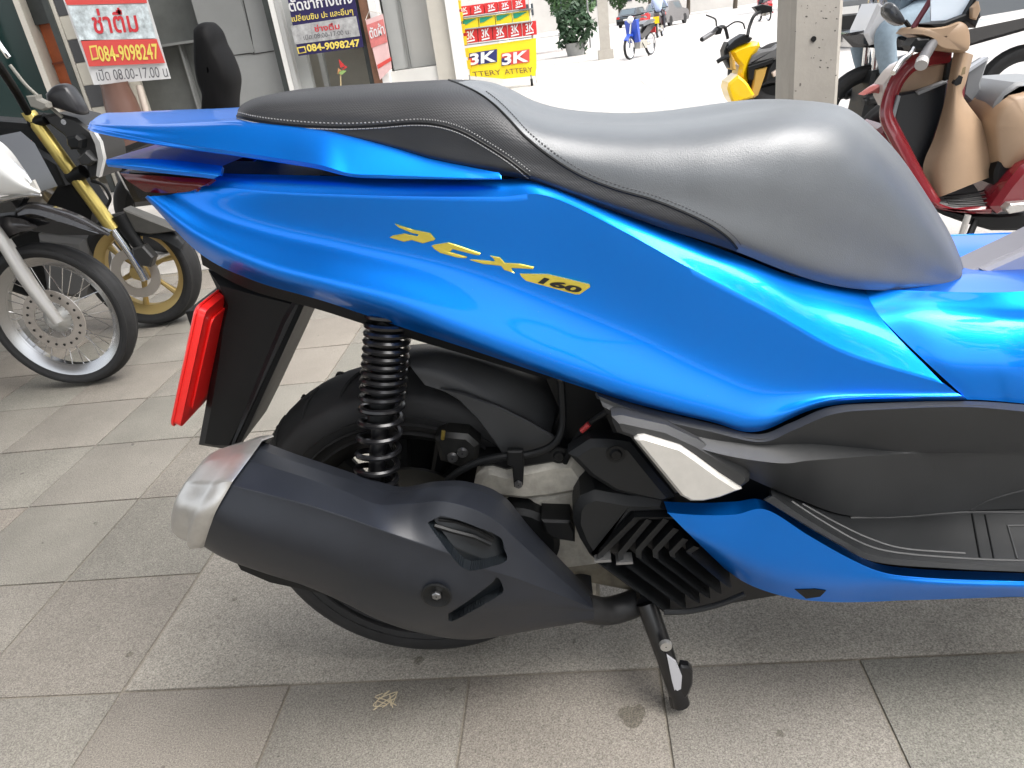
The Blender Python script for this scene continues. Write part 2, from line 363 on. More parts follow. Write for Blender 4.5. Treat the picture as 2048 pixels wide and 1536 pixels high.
# top deck joining the two covers ahead of the seat, with the grey lid on it
L0 = rail([(1700,579),(1850,583),(1960,586),(2060,583),(2280,571)], [.098,.115,.119,.119,.114]); L1 = L0.copy(); L1[:, 1] = 2*YM-L1[:, 1]
C0 = (L0+L1)/2; C0[:, 2] -= .006
gd = loft([L0, .5*(L0+C0)+[0, 0, .004], C0, .5*(L1+C0)+[0, 0, .004], L1], 30, 25)
MB().grid(gd).build('tank_deck', BLUE, SCO, smooth=60)
lid = [(1938,548),(1985,526),(2048,497),(2130,457),(2200,462),(2160,562),(2048,577),(2000,568)]
MB().prism([P(x, y, .03) for x, y in lid], (0, .05, .0), bev=.006).build('fuel_lid_cover', mat('pale_grey_plastic', (.33, .32, .35), .4, noise=.05, nscale=20), SCO)
lin = [(1967,541),(2048,505),(2120,472),(2140,545),(2048,556),(1970,548)]
MB().prism([P(x, y, .036) for x, y in lin], (0, .02, 0), bev=.004).build('lid_panel', mat('pale_grey_plastic2', (.38, .37, .40), .36, noise=.05, nscale=20), SCO)
MB().prism([P(x, y, .024) for x, y in [(1932,541),(1942,548),(2002,574),(2048,582),(2170,570),(2160,555),(2048,568),(2000,562)]], (0, .08, 0)).build('lid_gasket', BLK, SCO)
# ---- seat
cT = [(474,226),(490,206),(530,191),(600,184),(700,176),(800,169),(885,165),(950,169),(1000,187),(1060,219),(1130,237),(1210,244),(1300,245),(1400,235),(1500,219),(1580,207),(1640,206),(1690,215),(1740,250),(1795,308),(1850,388),(1895,462),(1920,520),(1926,546)]
cB = [(472,246),(490,249),(530,254),(600,262),(690,280),(780,302),(860,325),(930,340),(1000,350),(1060,362),(1130,388),(1200,413),(1270,437),(1340,461),(1410,482),(1480,506),(1545,532),(1600,552),(1655,568),(1715,578),(1780,581),(1840,579),(1890,572),(1917,560)]
aw = np.array([.080,.096,.104,.110,.116,.122,.130,.134,.138,.140,.143,.146,.150,.153,.155,.155,.150,.144,.136,.126,.114,.100,.084,.070])
top = rail(cT, 0.); bot = rail(cB, aw-.006)
def secrail(fw, t):
    return np.array([P(a_[0]+(b_[0]-a_[0])*t, a_[1]+(b_[1]-a_[1])*t, w_*fw) for a_, b_, w_ in zip(cT, cB, aw)])
near = [secrail(.35, .035), secrail(.66, .11), secrail(.86, .25), secrail(.97, .48), secrail(1.0, .74), secrail(1.02, .92), bot]
# shoulder follows a crest that rises toward the hip of the rider's part
far = []
for r in reversed(near): q = r.copy(); q[:, 1] = 2*YM-q[:, 1]; far.append(q)
gt = loft(far+[top]+near, 330, 121)
def inpoly(px, py, poly):
    c = False; n = len(poly)
    for i in range(n):
        x1, y1 = poly[i]; x2, y2 = poly[(i+1) % n]
        if (y1 > py) != (y2 > py) and px < (x2-x1)*(py-y1)/(y2-y1)+x1: c = not c
    return c
def proj(p):
    v = np.asarray(p)-CP; w = v@FW; return 1024+F_*(v@RT)/w, 768-F_*(v@UP)/w
seam1 = [(868,152),(905,163),(950,183),(985,207),(1015,236),(1050,273),(1100,313),(1160,350),(1230,378),(1300,398),(1365,423),(1420,450),(1455,475),(1474,497)]
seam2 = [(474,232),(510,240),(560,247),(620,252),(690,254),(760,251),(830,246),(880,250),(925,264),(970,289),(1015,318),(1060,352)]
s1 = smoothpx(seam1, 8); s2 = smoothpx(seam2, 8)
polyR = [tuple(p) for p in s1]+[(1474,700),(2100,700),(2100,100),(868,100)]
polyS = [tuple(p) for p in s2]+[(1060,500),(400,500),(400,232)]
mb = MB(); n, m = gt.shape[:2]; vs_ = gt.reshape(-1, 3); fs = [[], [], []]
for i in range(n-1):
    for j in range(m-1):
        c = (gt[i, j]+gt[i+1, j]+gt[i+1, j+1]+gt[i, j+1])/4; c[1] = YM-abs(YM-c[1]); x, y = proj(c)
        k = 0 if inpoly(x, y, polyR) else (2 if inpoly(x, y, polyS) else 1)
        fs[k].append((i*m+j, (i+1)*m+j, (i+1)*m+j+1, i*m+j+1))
off = 0
mb.v = [tuple(p) for p in vs_]
for k in range(3): mb.f += fs[k]; mb.mi += [k]*len(fs[k])
mb.add(gt[:, 0], [tuple(range(gt.shape[0]))], 2); SEAT = mb.bvh(); seat = mb.build('seat', [VINYL, VTEX, VSIDE], SCO, smooth=60)
def piping(name, px, r, mt, par, bvh, lift=0.):
    pts = onto(bvh, px, lift)
    if len(pts) > 2: return MB().tube(pts, r, 6).build(name, mt, par)
piping('seam_piping', s1, .0016, BLK, seat, SEAT)
piping('seam_piping', s2, .0013, BLK, seat, SEAT)
def stitches(px, par, bvh, step=7., ln=.6, mt=STITCH, r=.0006):
    b = MB(); q = dens(px, step)
    for a, c in zip(q[:-1], q[1:]):
        p0 = hit(bvh, *a, .0006); p1 = hit(bvh, *(a+(c-a)*ln), .0006)
        if p0 is not None and p1 is not None and np.linalg.norm(p0-p1) < .02: b.tube([p0, p1], r, 4)
    if b.v: return tag(b.build('stitching', mt, par, smooth=0), kind='stuff')
sh = lambda s, dx, dy: np.array(s)+np.array([dx, dy])
stitches(sh(s1, 9, -7)[20:], seat, SEAT, 8, .55, mat('dark_thread', (.05, .05, .055), .7))
stitches(sh(s2, 3, -7), seat, SEAT, 8, .4, r=.0008); stitches(sh(s2, -2, 5), seat, SEAT, 9, .8, r=.0006)
# ---- grab rail / tail wing
ridge = [(182,243),(196,247),(240,249),(320,251),(400,250),(470,249),(560,257),(640,268),(690,279),(770,300),(850,323),(930,341),(1000,353)]
wr = np.array([.035,.055,.075,.092,.102,.108,.116,.124,.128,.134,.140,.145,.146])
crs = [(178,251),(192,257),(236,266),(318,281),(396,293),(468,303),(560,317),(640,330),(702,347),(770,350),(850,353),(930,356),(1002,357)]
wc = wr+np.array([.004,.006,.010,.015,.019,.022,.026,.034,.034,.026,.018,.010,.003])
low = [(177,258),(190,264),(234,274),(314,289),(392,301),(464,311),(556,325),(632,337),(700,353),(770,357),(850,358),(930,359),(1003,359)]
wl = wc-np.array([.004,.005,.006,.008,.009,.010,.011,.012,.006,.003,.002,.002,.002])
rr = rail(ridge, wr); rc = rail(crs, wc); rl = rail(low, wl)
ri = rr.copy(); ri[:, 1] += np.array([.03,.045,.06,.07,.05,.03,.02,.015,.015,.012,.012,.01,.004]); ri[:, 2] += .003
ru = rl.copy(); ru[:, 1] += np.array([.03,.045,.06,.06,.05,.04,.03,.03,.02,.01,.008,.006,.004]); ru[:, 2] += .004
def flipy(a): b = np.array(a).copy(); b[..., 1] = 2*YM-b[..., 1]; return b
wing = MB()
ga = loft([ri, rr, rc, rl, ru], 120, 41, sharp=(2,))
for q in (ga, flipy(ga)): wing.grid(q)
# rear deck, closed across behind the seat
dn = cr(rr, 120)[:52]; k = 9
deck = np.stack([dn+(flipy(dn)-dn)*t+np.array([0, 0, .006*math.sin(math.pi*t)]) for t in np.linspace(0, 1, 17)]); wing.grid(deck)
un = cr(rl, 120)[:52]; und = np.stack([un+(flipy(un)-un)*t+np.array([0, 0, .004]) for t in np.linspace(0, 1, 9)]); wing.grid(und)
e0 = cr(np.stack([rr[0], rc[0], rl[0]]), 7); rear = np.stack([e0+(flipy(e0)-e0)*t-np.array([.016*math.sin(math.pi*t), 0, 0]) for t in np.linspace(0, 1, 13)]); wing.grid(rear)
wing.build('grab_rail', BLUE, SCO, smooth=40)
# small cleat of the rail bright under the seat back
# ---- tail lamp, fin and under-tail
fin = [[(212,319),(270,317),(330,319),(400,326),(445,332)], [(213,327),(270,331),(330,337),(400,344),(440,349)], [(216,333),(270,340),(330,347),(395,354),(427,358)]]
gfn = loft([rail(fin[0], [.075,.085,.095,.10,.11]), rail(fin[1], [.085,.095,.108,.116,.122]), rail(fin[2], [.08,.09,.105,.112,.118])], 30, 11)
mb = MB().shell(gfn, .004)
ft = cr(rail(fin[0], [.075,.085,.095,.10,.11]), 30); mb.grid(np.stack([ft+(flipy(ft)-ft)*t for t in np.linspace(0, 1, 7)]))
o = mb.build('tail_fin', BLUE, SCO, smooth=40); mirror(o)
lens = [[(240,346),(290,350),(350,354),(400,357),(428,357)], [(256,362),(300,366),(350,369),(392,371),(410,370)], [(290,384),(320,386),(350,386),(378,383),(392,378)]]
gl = loft([rail(lens[0], [.072,.086,.096,.103,.108]), rail(lens[1], [.078,.09,.10,.106,.11]), rail(lens[2], [.078,.086,.094,.10,.105])], 24, 13)
mb = MB().shell(gl, .004); e = cr(rail(lens[1], .078)[:1].repeat(3, 0), 3)
a = gl[:, 0]; mb.grid(np.stack([a+(flipy(a)-a)*t-np.array([.012*math.sin(math.pi*t), 0, 0]) for t in np.linspace(0, 1, 9)]))
o = mb.build('tail_lamp', REDL, SCO); mirror(o)
tail_in = [(250,345),(420,350),(700,356),(1000,362),(1000,420),(700,560),(520,540),(400,480),(300,388)]
core = [P(x, y, .05) for x, y in tail_in]; MB().prism(core, (0, .10, 0)).build('tail_core', BLK, SCO)
cor2 = [P(x, y, .07) for x, y in [(640,350),(1000,372),(1470,545),(1700,640),(1900,680),(2280,680),(2280,1010),(1950,1010),(1560,960),(1300,830),(1100,720),(800,600),(640,500)]]
MB().prism(cor2, (0, .14, 0)).build('frame_core', BLK, SCO)
# black under-tail skirt below the side panel
sk0 = rail([(400,505),(510,560),(650,601),(790,648),(950,700),(1100,751)], [.075,.088,.1,.112,.128,.142]); sk1 = rail([(405,530),(500,580),(640,620),(790,668),(940,712),(1100,760)], [.065,.08,.092,.104,.118,.13])
MB().shell(loft([sk0, sk1], 40, 5), .006).build('under_tail_skirt', BLK, SCO)
# ---- rear fender with plate
fen = [(408,545),(500,570),(612,598),(592,640),(545,745),(497,850),(470,905),(432,905),(390,898),(404,820),(420,720),(428,655),(438,610)]
MB().prism([P(x, y, .062) for x, y in fen], (0, .124, 0), bev=.012).build('rear_fender', BLK, SCO)
MB().prism([P(x, y, .068) for x, y in [(585,600),(612,600),(594,640),(497,852),(470,905),(455,903),(520,740),(562,640)]], (0, .02, 0), bev=.006).build('fender_rib', DKP, SCO)
pn_t, pn_b = P(393,616,.115), P(343,852,.115)
dz = pn_b-pn_t; tv = np.array([.011, 0, -.004])
plate = MB()
q = np.array([pn_t+[.03, .012, .022], pn_t, pn_b, pn_b+[.0, .012, -.004]])
def roundrect(u, v, c, w, h_, r, n=5):
    out = []
    for cx, cy, a0 in ((w/2-r, h_/2-r, 0), (-w/2+r, h_/2-r, 90), (-w/2+r, -h_/2+r, 180), (w/2-r, -h_/2+r, 270)):
        for k in range(n): a = R_(a0+90*k/(n-1)); out.append(c+u*(cx+r*math.cos(a))+v*(cy+r*math.sin(a)))
    return np.array(out)
hgt = np.linalg.norm(dz); vv = -dz/hgt; uu = np.array([0, -1., 0]); pc = (pn_t+pn_b)/2; pc = np.array([pc[0], YM, pc[2]])
nrm = np.cross(uu, vv); nrm = nrm if nrm[0] > 0 else -nrm
rim_o = roundrect(uu, vv, pc, .23, hgt, .010); plate.prism(rim_o, nrm*.011, bev=.001)
plate.build('number_plate', REDP, SCO)
MB().prism(roundrect(uu, vv, pc-nrm*.002, .236, hgt+.006, .012), nrm*.004, bev=.002).build('plate_frame', REDP, SCO)
MB().prism(roundrect(uu, vv, pc+nrm*.011, .19, hgt*.80, .010), nrm*.004, bev=.002).build('plate_back', REDP, SCO)
MB().box(pc+nrm*.04+np.array([0, 0, .05]), (.09, .1, .05)).build('plate_bracket', BLK, SCO)
# ---- rear wheel
def wheel(par, c, ax, R, wt, rimR, tyre_m, rim_m, name=('tyre', 'rim', 'hub'), n=72, spokes=0, spw=.02, spoke_m=None, treadbump=True, tube_r=None):
    ax = np.array(ax, float); ax /= np.linalg.norm(ax); h2 = wt/2
    prof = [(rimR-.004, -h2*.62), (rimR+.012, -h2*.80), (rimR+(R-rimR)*.45, -h2*1.0), (rimR+(R-rimR)*.74, -h2*.92), (R-.014, -h2*.62), (R-.004, -h2*.34), (R, 0)]
    prof += [(r, -o) for r, o in prof[-2::-1]]
    pr = cr(prof, 33); t = MB().lathe(pr, c, ax, n).build(name[0], tyre_m, par, smooth=40)
    pr2 = [(rimR-.022, -h2*.35), (rimR-.010, -h2*.55), (rimR+.002, -h2*.70), (rimR+.006, -h2*.74), (rimR+.002, -h2*.66), (rimR-.012, -h2*.5), (rimR-.026, -h2*.25), (rimR-.026, h2*.25), (rimR-.012, h2*.5), (rimR+.002, h2*.66), (rimR+.006, h2*.74), (rimR+.002, h2*.70), (rimR-.010, h2*.55), (rimR-.022, h2*.35)]
    r_ = MB().lathe(pr2, c, ax, n, closed=True).build(name[1], rim_m, par, smooth=40)
    return t, r_
wc_ = np.array([XW, YM, .2565])
tyre, rim = wheel(SCO, wc_, (0, 1, 0), .257, .128, .168, RUB, BLK)
# tread grooves as thin raised-dark sipes
gro = MB()
for k in range(22):
    a = 2*math.pi*k/22
    for sgn in (-1, 1):
        pts = []
        for q in np.linspace(0, 1, 7):
            aa = a+.17*q+(0.14 if sgn > 0 else 0); off_ = sgn*(.008+.046*q); rr_ = .2563-.030*q**2.6
            pts.append(wc_+np.array([rr_*math.cos(aa), off_, rr_*math.sin(aa)]))
        gro.tube(pts, .0026, 4)
gro.build('tread_groove', mat('groove_black', (.004, .004, .004), .9), tyre)
for rr0 in (.178, .192, .206): 
    for sg in (-1, 1): MB().lathe([(rr0-.0012, sg*.0560), (rr0, sg*.0655), (rr0+.0012, sg*.0560)], wc_, (0, 1, 0), 72).build('sidewall_rib', RUB, tyre)
hubp = MB().lathe([(.001, -.075), (.03, -.075), (.034, -.06), (.04, -.03), (.04, .05), (.03, .06), (.001, .06)], wc_, (0, 1, 0), 32).build('hub', BLK, SCO)
for k in range(9):
    a0 = 2*math.pi*k/9+.3; b = MB()
    for da in (-.13, .13):
        b.tube([wc_+np.array([.034*math.cos(a0), -.03, .034*math.sin(a0)]), wc_+np.array([.10*math.cos(a0+da*.6), -.022, .10*math.sin(a0+da*.6)]), wc_+np.array([.150*math.cos(a0+da), -.018, .150*math.sin(a0+da)])], [.016, .012, .014], 8)
    b.build('spoke', BLK, SCO)
MB().lathe([(.05, -.052), (.112, -.052), (.113, -.050), (.113, -.047), (.05, -.047)], wc_, (0, 1, 0), 64, closed=True).build('brake_disc', mat('disc_steel', (.06, .06, .058), .35, .8), SCO)
calm = mat('caliper_dark', (.012, .012, .011), .45, .3, noise=.4, nscale=60)
MB().prism([P(x, y, .095) for x, y in [(868,880),(890,868),(935,872),(958,892),(955,925),(920,938),(880,925)]], (0, .04, 0), bev=.006).build('brake_caliper', calm, SCO)
MB().tube([P(885,878,.098), P(887,862,.098)], .0028, 8).build('bleed_nipple', mat('brass', (.45, .33, .08), .3, .8), SCO)
for q_ in ((905,915), (925,905)): MB().lathe([(.001, .004), (.006, .004), (.008, 0)], P(*q_, .097), (0, -1, 0), 12).build('caliper_bolt', mat('bolt_steel', (.2, .2, .2), .35, .9), SCO)
MB().prism([(x, YM+.085, z) for x, z in [(XW-.09,.20),(XW-.10,.30),(XW-.03,.36),(XW+.12,.37),(XW+.36,.36),(XW+.44,.28),(XW+.38,.20),(XW+.1,.17)]], (0, .075, 0), bev=.01).build('transmission_case', DKP, SCO)
# ---- inner fender (hugger)
hg = [[(812,690),(880,688),(960,704),(1040,730),(1110,770),(1150,830)], [(812,700),(880,702),(955,722),(1030,755),(1090,800),(1130,860)], [(820,730),(880,742),(945,768),(1005,805),(1060,850),(1110,890)], [(850,770),(893,785),(945,812),(985,848),(1010,885),(1030,912)]]
gh = loft([rail(hg[0], [.0,.0,.0,.0,.0,0]), rail(hg[1], [.045,.045,.045,.045,.04,.04]), rail(hg[2], [.075,.075,.075,.075,.07,.065]), rail(hg[3], [.082,.082,.084,.085,.085,.085])], 40, 25)
MB().shell(gh, .003).build('inner_fender', GREYP, SCO, smooth=50)
bl = [(880,778),(930,788),(1000,815),(1060,845),(1122,882),(1120,890),(1075,905),(1012,920),(985,880),(955,840),(915,800)]
MB().prism([P(x, y, .092) for x, y in bl], (0, .006, 0), bev=.002).build('fender_blade', GREYP, SCO)
MB().prism([P(x, y, .06) for x, y in [(1085,742),(1200,778),(1260,850),(1250,900),(1190,930),(1130,912),(1095,885),(1120,820)]], (0, .12, 0)).build('engine_bay', BLK, SCO)
MB().prism([P(x, y, .125) for x, y in [(1200,800),(1330,850),(1430,890),(1540,965),(1560,1000),(1500,1020),(1350,1020),(1240,900)]], (0, .12, 0)).build('cover_backing', BLK, SCO)
# ---- rear shock
def spring(c0, c1, r, turns_y, wire, name, par):
    c0 = np.array(c0); c1 = np.array(c1); ax = c1-c0; L = np.linalg.norm(ax); ax /= L
    a = np.cross(ax, [0, 1, 0]); a /= np.linalg.norm(a); b = np.cross(ax, a); pts = []
    N = len(turns_y)
    for k in range((N-1)*26+1):
        u = k/26; i = min(int(u), N-2); f = turns_y[i]+(turns_y[i+1]-turns_y[i])*(u-i); th = 2*math.pi*u
        pts.append(c0+ax*L*f+r*(a*math.cos(th)+b*math.sin(th)))
    return MB().tube(pts, wire, 7).build(name, GLOSS, par)
s0, s1_ = P(779,612,.088), P(750,985,.135)
ty = [0, .035, .085, .125, .165, .205, .245, .285, .325, .365, .405, .450, .505, .575, .655, .745, .835, .915, .955, .985, 1.0]
spring(s0, s1_, .0265, ty, .0040, 'coil_spring', SCO)
dd = s1_-s0
MB().tube([s0-dd*.02, s0+dd*.62], .017, 20).build('damper_body', BLK, SCO); MB().tube([s0+dd*.6, s0+dd*1.05], .0115, 16).build('damper_rod', GLOSS, SCO)
MB().tube([s0+dd*.985, s0+dd*1.02], .030, 24).build('spring_seat', GLOSS, SCO)
# ---- muffler
mw0 = [.165,.17,.175,.18,.182,.182,.18,.178,.17,.150]
m0 = [(497,889),(560,913),(640,940),(720,966),(790,985),(860,974),(930,975),(1000,1003),(1065,1078),(1186,1203)]
m1 = [(478,915),(545,935),(620,958),(690,983),(753,1008),(820,1007),(896,1004),(985,1037),(1060,1103),(1185,1212)]
m2 = [(440,965),(520,985),(600,1005),(680,1030),(750,1055),(820,1080),(890,1105),(970,1138),(1050,1163),(1187,1217)]
m3 = [(405,1030),(480,1068),(560,1098),(640,1125),(720,1155),(800,1185),(880,1210),(960,1222),(1050,1216),(1188,1222)]
m4 = [(394,1083),(450,1116),(530,1145),(610,1170),(690,1205),(760,1240),(840,1265),(940,1278),(1050,1262),(1187,1236)]
w1 = [.2,.205,.21,.215,.222,.228,.232,.226,.208,.162]; w2 = [.245,.25,.255,.258,.26,.262,.262,.252,.23,.166]
w3 = [.258,.265,.268,.27,.27,.27,.268,.252,.226,.166]; w4 = [.228,.232,.235,.236,.236,.232,.226,.212,.195,.158]
r4 = rail(m4, w4); r5 = r4+np.array([0, .075, .018]); r0 = rail(m0, mw0); r6 = r0+np.array([0, .03, -.012])
gm = loft([r6, r0, rail(m1, w1), rail(m2, w2), rail(m3, w3), r4, r5], 620, 330, sharp=(1, 2, 3))
def recess(g, poly, depth, vec=(0, 1, 0)):
    """push the grid points that lie inside the outline inwards: a real hollow; returns the mask of sunk points"""
    q = g.reshape(-1, 3)-CP; w = q@FW; px = 1024+F_*(q@RT)/w; py = 768-F_*(q@UP)/w
    lo, hi = np.min(poly, 0), np.max(poly, 0); mk = np.zeros(len(q), bool)
    for i in np.nonzero((px > lo[0]) & (px < hi[0]) & (py > lo[1]) & (py < hi[1]))[0]: mk[i] = inpoly(px[i], py[i], poly)
    mk = mk.reshape(g.shape[:2]); g[mk] += np.array(vec)*depth; return mk
flat0 = MB().grid(gm); MUFB = flat0.bvh()
vent = [tuple(p) for p in smoothpx([(856,1046),(875,1036),(892,1034),(945,1052),(998,1074),(1008,1098),(1013,1120),(990,1130),(945,1140),(922,1132),(898,1104),(874,1072),(856,1046)], 6)]
slot = [tuple(p) for p in smoothpx([(897,1228),(940,1200),(982,1168),(994,1156),(1004,1170),(1005,1184),(990,1195),(940,1224),(902,1242),(897,1228)], 6)]
mk1 = recess(gm, vent, .016); mk2 = recess(gm, slot, .014)
mb = MB().grid(gm); mb.grid(np.stack([gm[-1], gm[0]])); nn_, mm_ = gm.shape[:2]; mk = mk1 | mk2; k = 0
for i in range(nn_-1):
    for j in range(mm_-1):
        if mk[i, j] or mk[i+1, j] or mk[i, j+1] or mk[i+1, j+1]: mb.mi[k] = 1
        k += 1
muf = mb.build('muffler', [MUF, mat('vent_black', (.004, .006, .008), .4)], SCO, smooth=38)
end = gm[:, 0][::5]; ce = end.mean(0); dv = np.array([-.048, .002, .004]); nx = np.array([1., 0, 0])
capg = [end*1.0+nx*.010, end+(end-ce)*.07+nx*.016, end+(end-ce)*.12+nx*.012, end+(end-ce)*.12-nx*.004, end+(end-ce)*.06-nx*.010]
for t, s_ in ((.25, 1.0), (.5, .95), (.72, .87), (.88, .76), (.97, .62), (1, .45)): capg.append(ce+(end-ce)*s_+dv*t)
cap = MB().grid(capg, closed_v=True); cap.add(capg[-1], [tuple(range(len(end)))]); CAPB = cap.bvh(); cp = cap.build('end_cap', SILV, muf, smooth=50)
a_, b_ = hit(CAPB, 376, 943, -.002), hit(CAPB, 410, 958, .0)
if a_ is not None and b_ is not None:
    ax_ = (b_-a_)/np.linalg.norm(b_-a_)
    MB().tube([a_-ax_*.002, a_+ax_*.006, b_], [.003, .009, .0115], 18).build('outlet_boss', SILV, muf)
    MB().lathe([(.001, 0), (.0065, 0), (.0065, .0015), (.001, .0015)], b_+ax_*.0002, ax_, 20).build('outlet_hole', BLK, muf)
MB().tube(onto(MUFB, dens([(868,1052),(905,1064),(950,1076),(985,1092)], 8), -.006), .003, 6).build('vent_bar', BLK, muf)
MB().tube(onto(MUFB, dens([(876,1040),(915,1046),(960,1062),(992,1080)], 8), -.008), .0022, 6).build('vent_bar', BLK, muf)
bp_ = hit(MUFB, 874, 1187, .0); ey = np.array([0, -1, 0.])
MB().lathe([(.001, .001), (.0165, .001), (.0185, .004), (.0165, .005), (.0100, .002), (.001, .002)], bp_, ey, 28).build('bolt_cup', BLK, muf)
MB().lathe([(.001, .006), (.0045, .006), (.006, .005), (.006, 0)], bp_, ey, 6).build('bolt_head', mat('bolt_steel', (.2, .2, .2), .35, .9), muf, smooth=0)
# exhaust pipe forward of the heat shield
MB().tube(cr([P(1165,1215,.15), P(1210,1222,.13), P(1260,1210,.115), P(1320,1180,.09)], 16), [.02]*16, 18).build('exhaust_pipe', mat('pipe_steel', (.03, .03, .031), .45, .4, noise=.3, nscale=40), SCO)
# lower tail of the shield with light slots
MB().prism([P(x, y, .20) for x, y in [(470,1120),(560,1140),(640,1165),(720,1205),(700,1200),(620,1182),(540,1165),(482,1140)]], (0, .04, 0)).build('shield_tail', BLK, muf)
# ---- crankcase and swingarm
MB().prism([P(x, y, .098) for x, y in [(946,978),(952,955),(968,940),(985,937),(1012,945),(1110,925),(1150,922),(1178,962),(1160,990),(1100,1000),(1050,1005),(1000,1000),(965,990)]], (0, .1, 0), bev=.010).build('swing_arm', ALU, SCO)
MB().prism([P(x, y, .085) for x, y in [(990,1000),(1060,1000),(1165,978),(1200,1000),(1200,1200),(1130,1180),(1050,1120),(1000,1070)]], (0, .15, 0), bev=.006).build('crankcase', ALU, SCO)
MB().prism([P(x, y, .09) for x, y in [(1120,1140),(1215,1128),(1330,1150),(1330,1200),(1230,1180),(1150,1165)]], (0, .1, 0), bev=.006).build('case_flange', mat('dirty_alloy', (.17, .15, .11), .6, .2, noise=.4, nscale=30), SCO)
dc = P(1035,1085,.105)
MB().lathe([(.001, -.006), (.052, -.006), (.06, .0), (.06, .03), (.001, .03)], dc, (0, 1, 0), 48).build('driven_cover', BLK, SCO)
MB().prism([P(x, y, .125) for x, y in [(1082,1041),(1140,1043),(1150,1065),(1150,1086),(1110,1080),(1092,1068)]], (0, .05, 0), bev=.003).build('stand_lug', BLK, SCO)
MB().prism([P(x, y, .095) for x, y in [(955,925),(1100,895),(1145,905),(1140,925),(1012,944),(985,936),(960,938)]], (0, .08, 0), bev=.006).build('swing_arm_cap', BLK, SCO)
# brake hose and clamp
MB().tube(cr([P(895,960,.11), P(920,942,.112), P(960,923,.114), P(1010,912,.114), P(1060,908,.112), P(1105,890,.108), P(1125,850,.1), P(1122,760,.09)], 50), .0052, 10).build('brake_hose', BLK, SCO)
MB().prism([P(x, y, .122) for x, y in [(1014,903),(1046,903),(1048,930),(1046,972),(1028,976),(1024,935),(1014,930)]], (0, .01, 0), bev=.002).build('hose_clamp', BLK, SCO)
MB().lathe([(.001, .004), (.005, .004), (.006, 0)], P(1037,968,.123), (0, -1, 0), 6).build('clamp_bolt', mat('bolt_steel', (.2, .2, .2), .35, .9), SCO, smooth=0)
MB().tube(cr([P(1130,925,.1), P(1150,880,.11), P(1175,850,.12), P(1215,822,.13)], 20), .004, 8).build('wiring_loom', BLK, SCO)
MB().tube([P(1163,862,.124), P(1178,848,.126)], .0036, 8).build('red_tape', mat('red_tape', (.35, .03, .03), .5), SCO)
# ---- radiator shroud with louvres
MB().prism([P(x, y, .150) for x, y in [(1148,1020),(1160,1000),(1190,988),(1260,1000),(1330,1000),(1345,1030),(1268,1034),(1196,1112),(1192,1128),(1180,1118),(1160,1085),(1146,1050)]], (0, .12, 0), bev=.010).build('radiator_shroud', DKP, SCO)
MB().prism([P(x, y, .115) for x, y in [(1268,1030),(1345,1020),(1440,1080),(1560,1190),(1500,1200),(1460,1207),(1330,1226),(1194,1126)]], (0, .06, 0)).build('radiator_core', mat('core_black', (.006, .006, .007), .5), SCO)
louv = [[(1345,1034),(1269,1035),(1196,1108),(1194,1124),(1330,1223)], [(1293,1038),(1236,1106),(1236,1121),(1361,1213)], [(1327,1037),(1271,1100),(1272,1114),(1389,1203)],
        [(1347,1056),(1305,1100),(1306,1114),(1410,1193)], [(1366,1076),(1338,1104),(1340,1112),(1432,1184)], [(1388,1092),(1372,1102),(1374,1106),(1452,1172)]]
for L_ in louv:
    q = dens(L_, 10); a = np.array([P(x, y, .160) for x, y in q]); b = np.array([P(x+11, y+4, .156) for x, y in q]); c = a+[.004, .035, 0]; d = b+[.004, .035, 0]
    m_ = MB(); m_.grid(np.stack([a, b, d, c]), closed_u=True); m_.build('louvre', DKP, SCO)
MB().tube([P(x, y, .158) for x, y in smoothpx([(1328,1224),(1380,1222),(1440,1208),(1490,1188)], 10)], .004, 8).build('shroud_edge', DKP, SCO)
for px_ in ((1205,1113), (1248,1117)): MB().box(P(*px_, .152), (.022, .02, .004)).build('louvre_clip', mat('clip_grey', (.25, .25, .25), .3, .6), SCO)
# ---- passenger peg hanger
MB().prism([P(x, y, .150) for x, y in [(1136,913),(1180,884),(1215,884),(1262,890),(1310,950),(1352,1000),(1325,1010),(1230,988),(1180,957)]], (0, .03, 0), bev=.008).build('peg_hanger', DKP, SCO)
MB().prism([P(x, y, .196) for x, y in [(1224,838),(1245,836),(1335,856),(1398,885),(1490,940),(1502,953),(1501,968),(1485,980),(1352,992),(1262,880),(1235,870),(1226,850)]], (0, .05, 0), bev=.007).build('passenger_peg', GREYP, SCO)
MB().prism([P(x, y, .204) for x, y in [(1269,881),(1276,875),(1290,874),(1362,896),(1394,918),(1440,952),(1485,981),(1440,998),(1408,1005),(1382,1005),(1362,994),(1330,955)]], (0, .012, 0), bev=.004).build('peg_insert', PEG, SCO)
MB().prism([P(x, y, .18) for x, y in [(1234,826),(1256,828),(1298,848),(1282,848)]], (0, .02, 0)).build('peg_tab', GREYP, SCO)
hb = P(1232,908,.151); MB().lathe([(.001, .004), (.006, .004), (.008, .001), (.012, .001), (.012, 0)], hb, (0, -1, 0), 20).build('hanger_bolt', BLK, SCO)
hb = P(1118,911,.097); MB().lathe([(.001, .004), (.006, .004), (.008, .001), (.012, .001), (.012, 0)], hb, (0, -1, 0), 20).build('hanger_bolt', BLK, SCO)
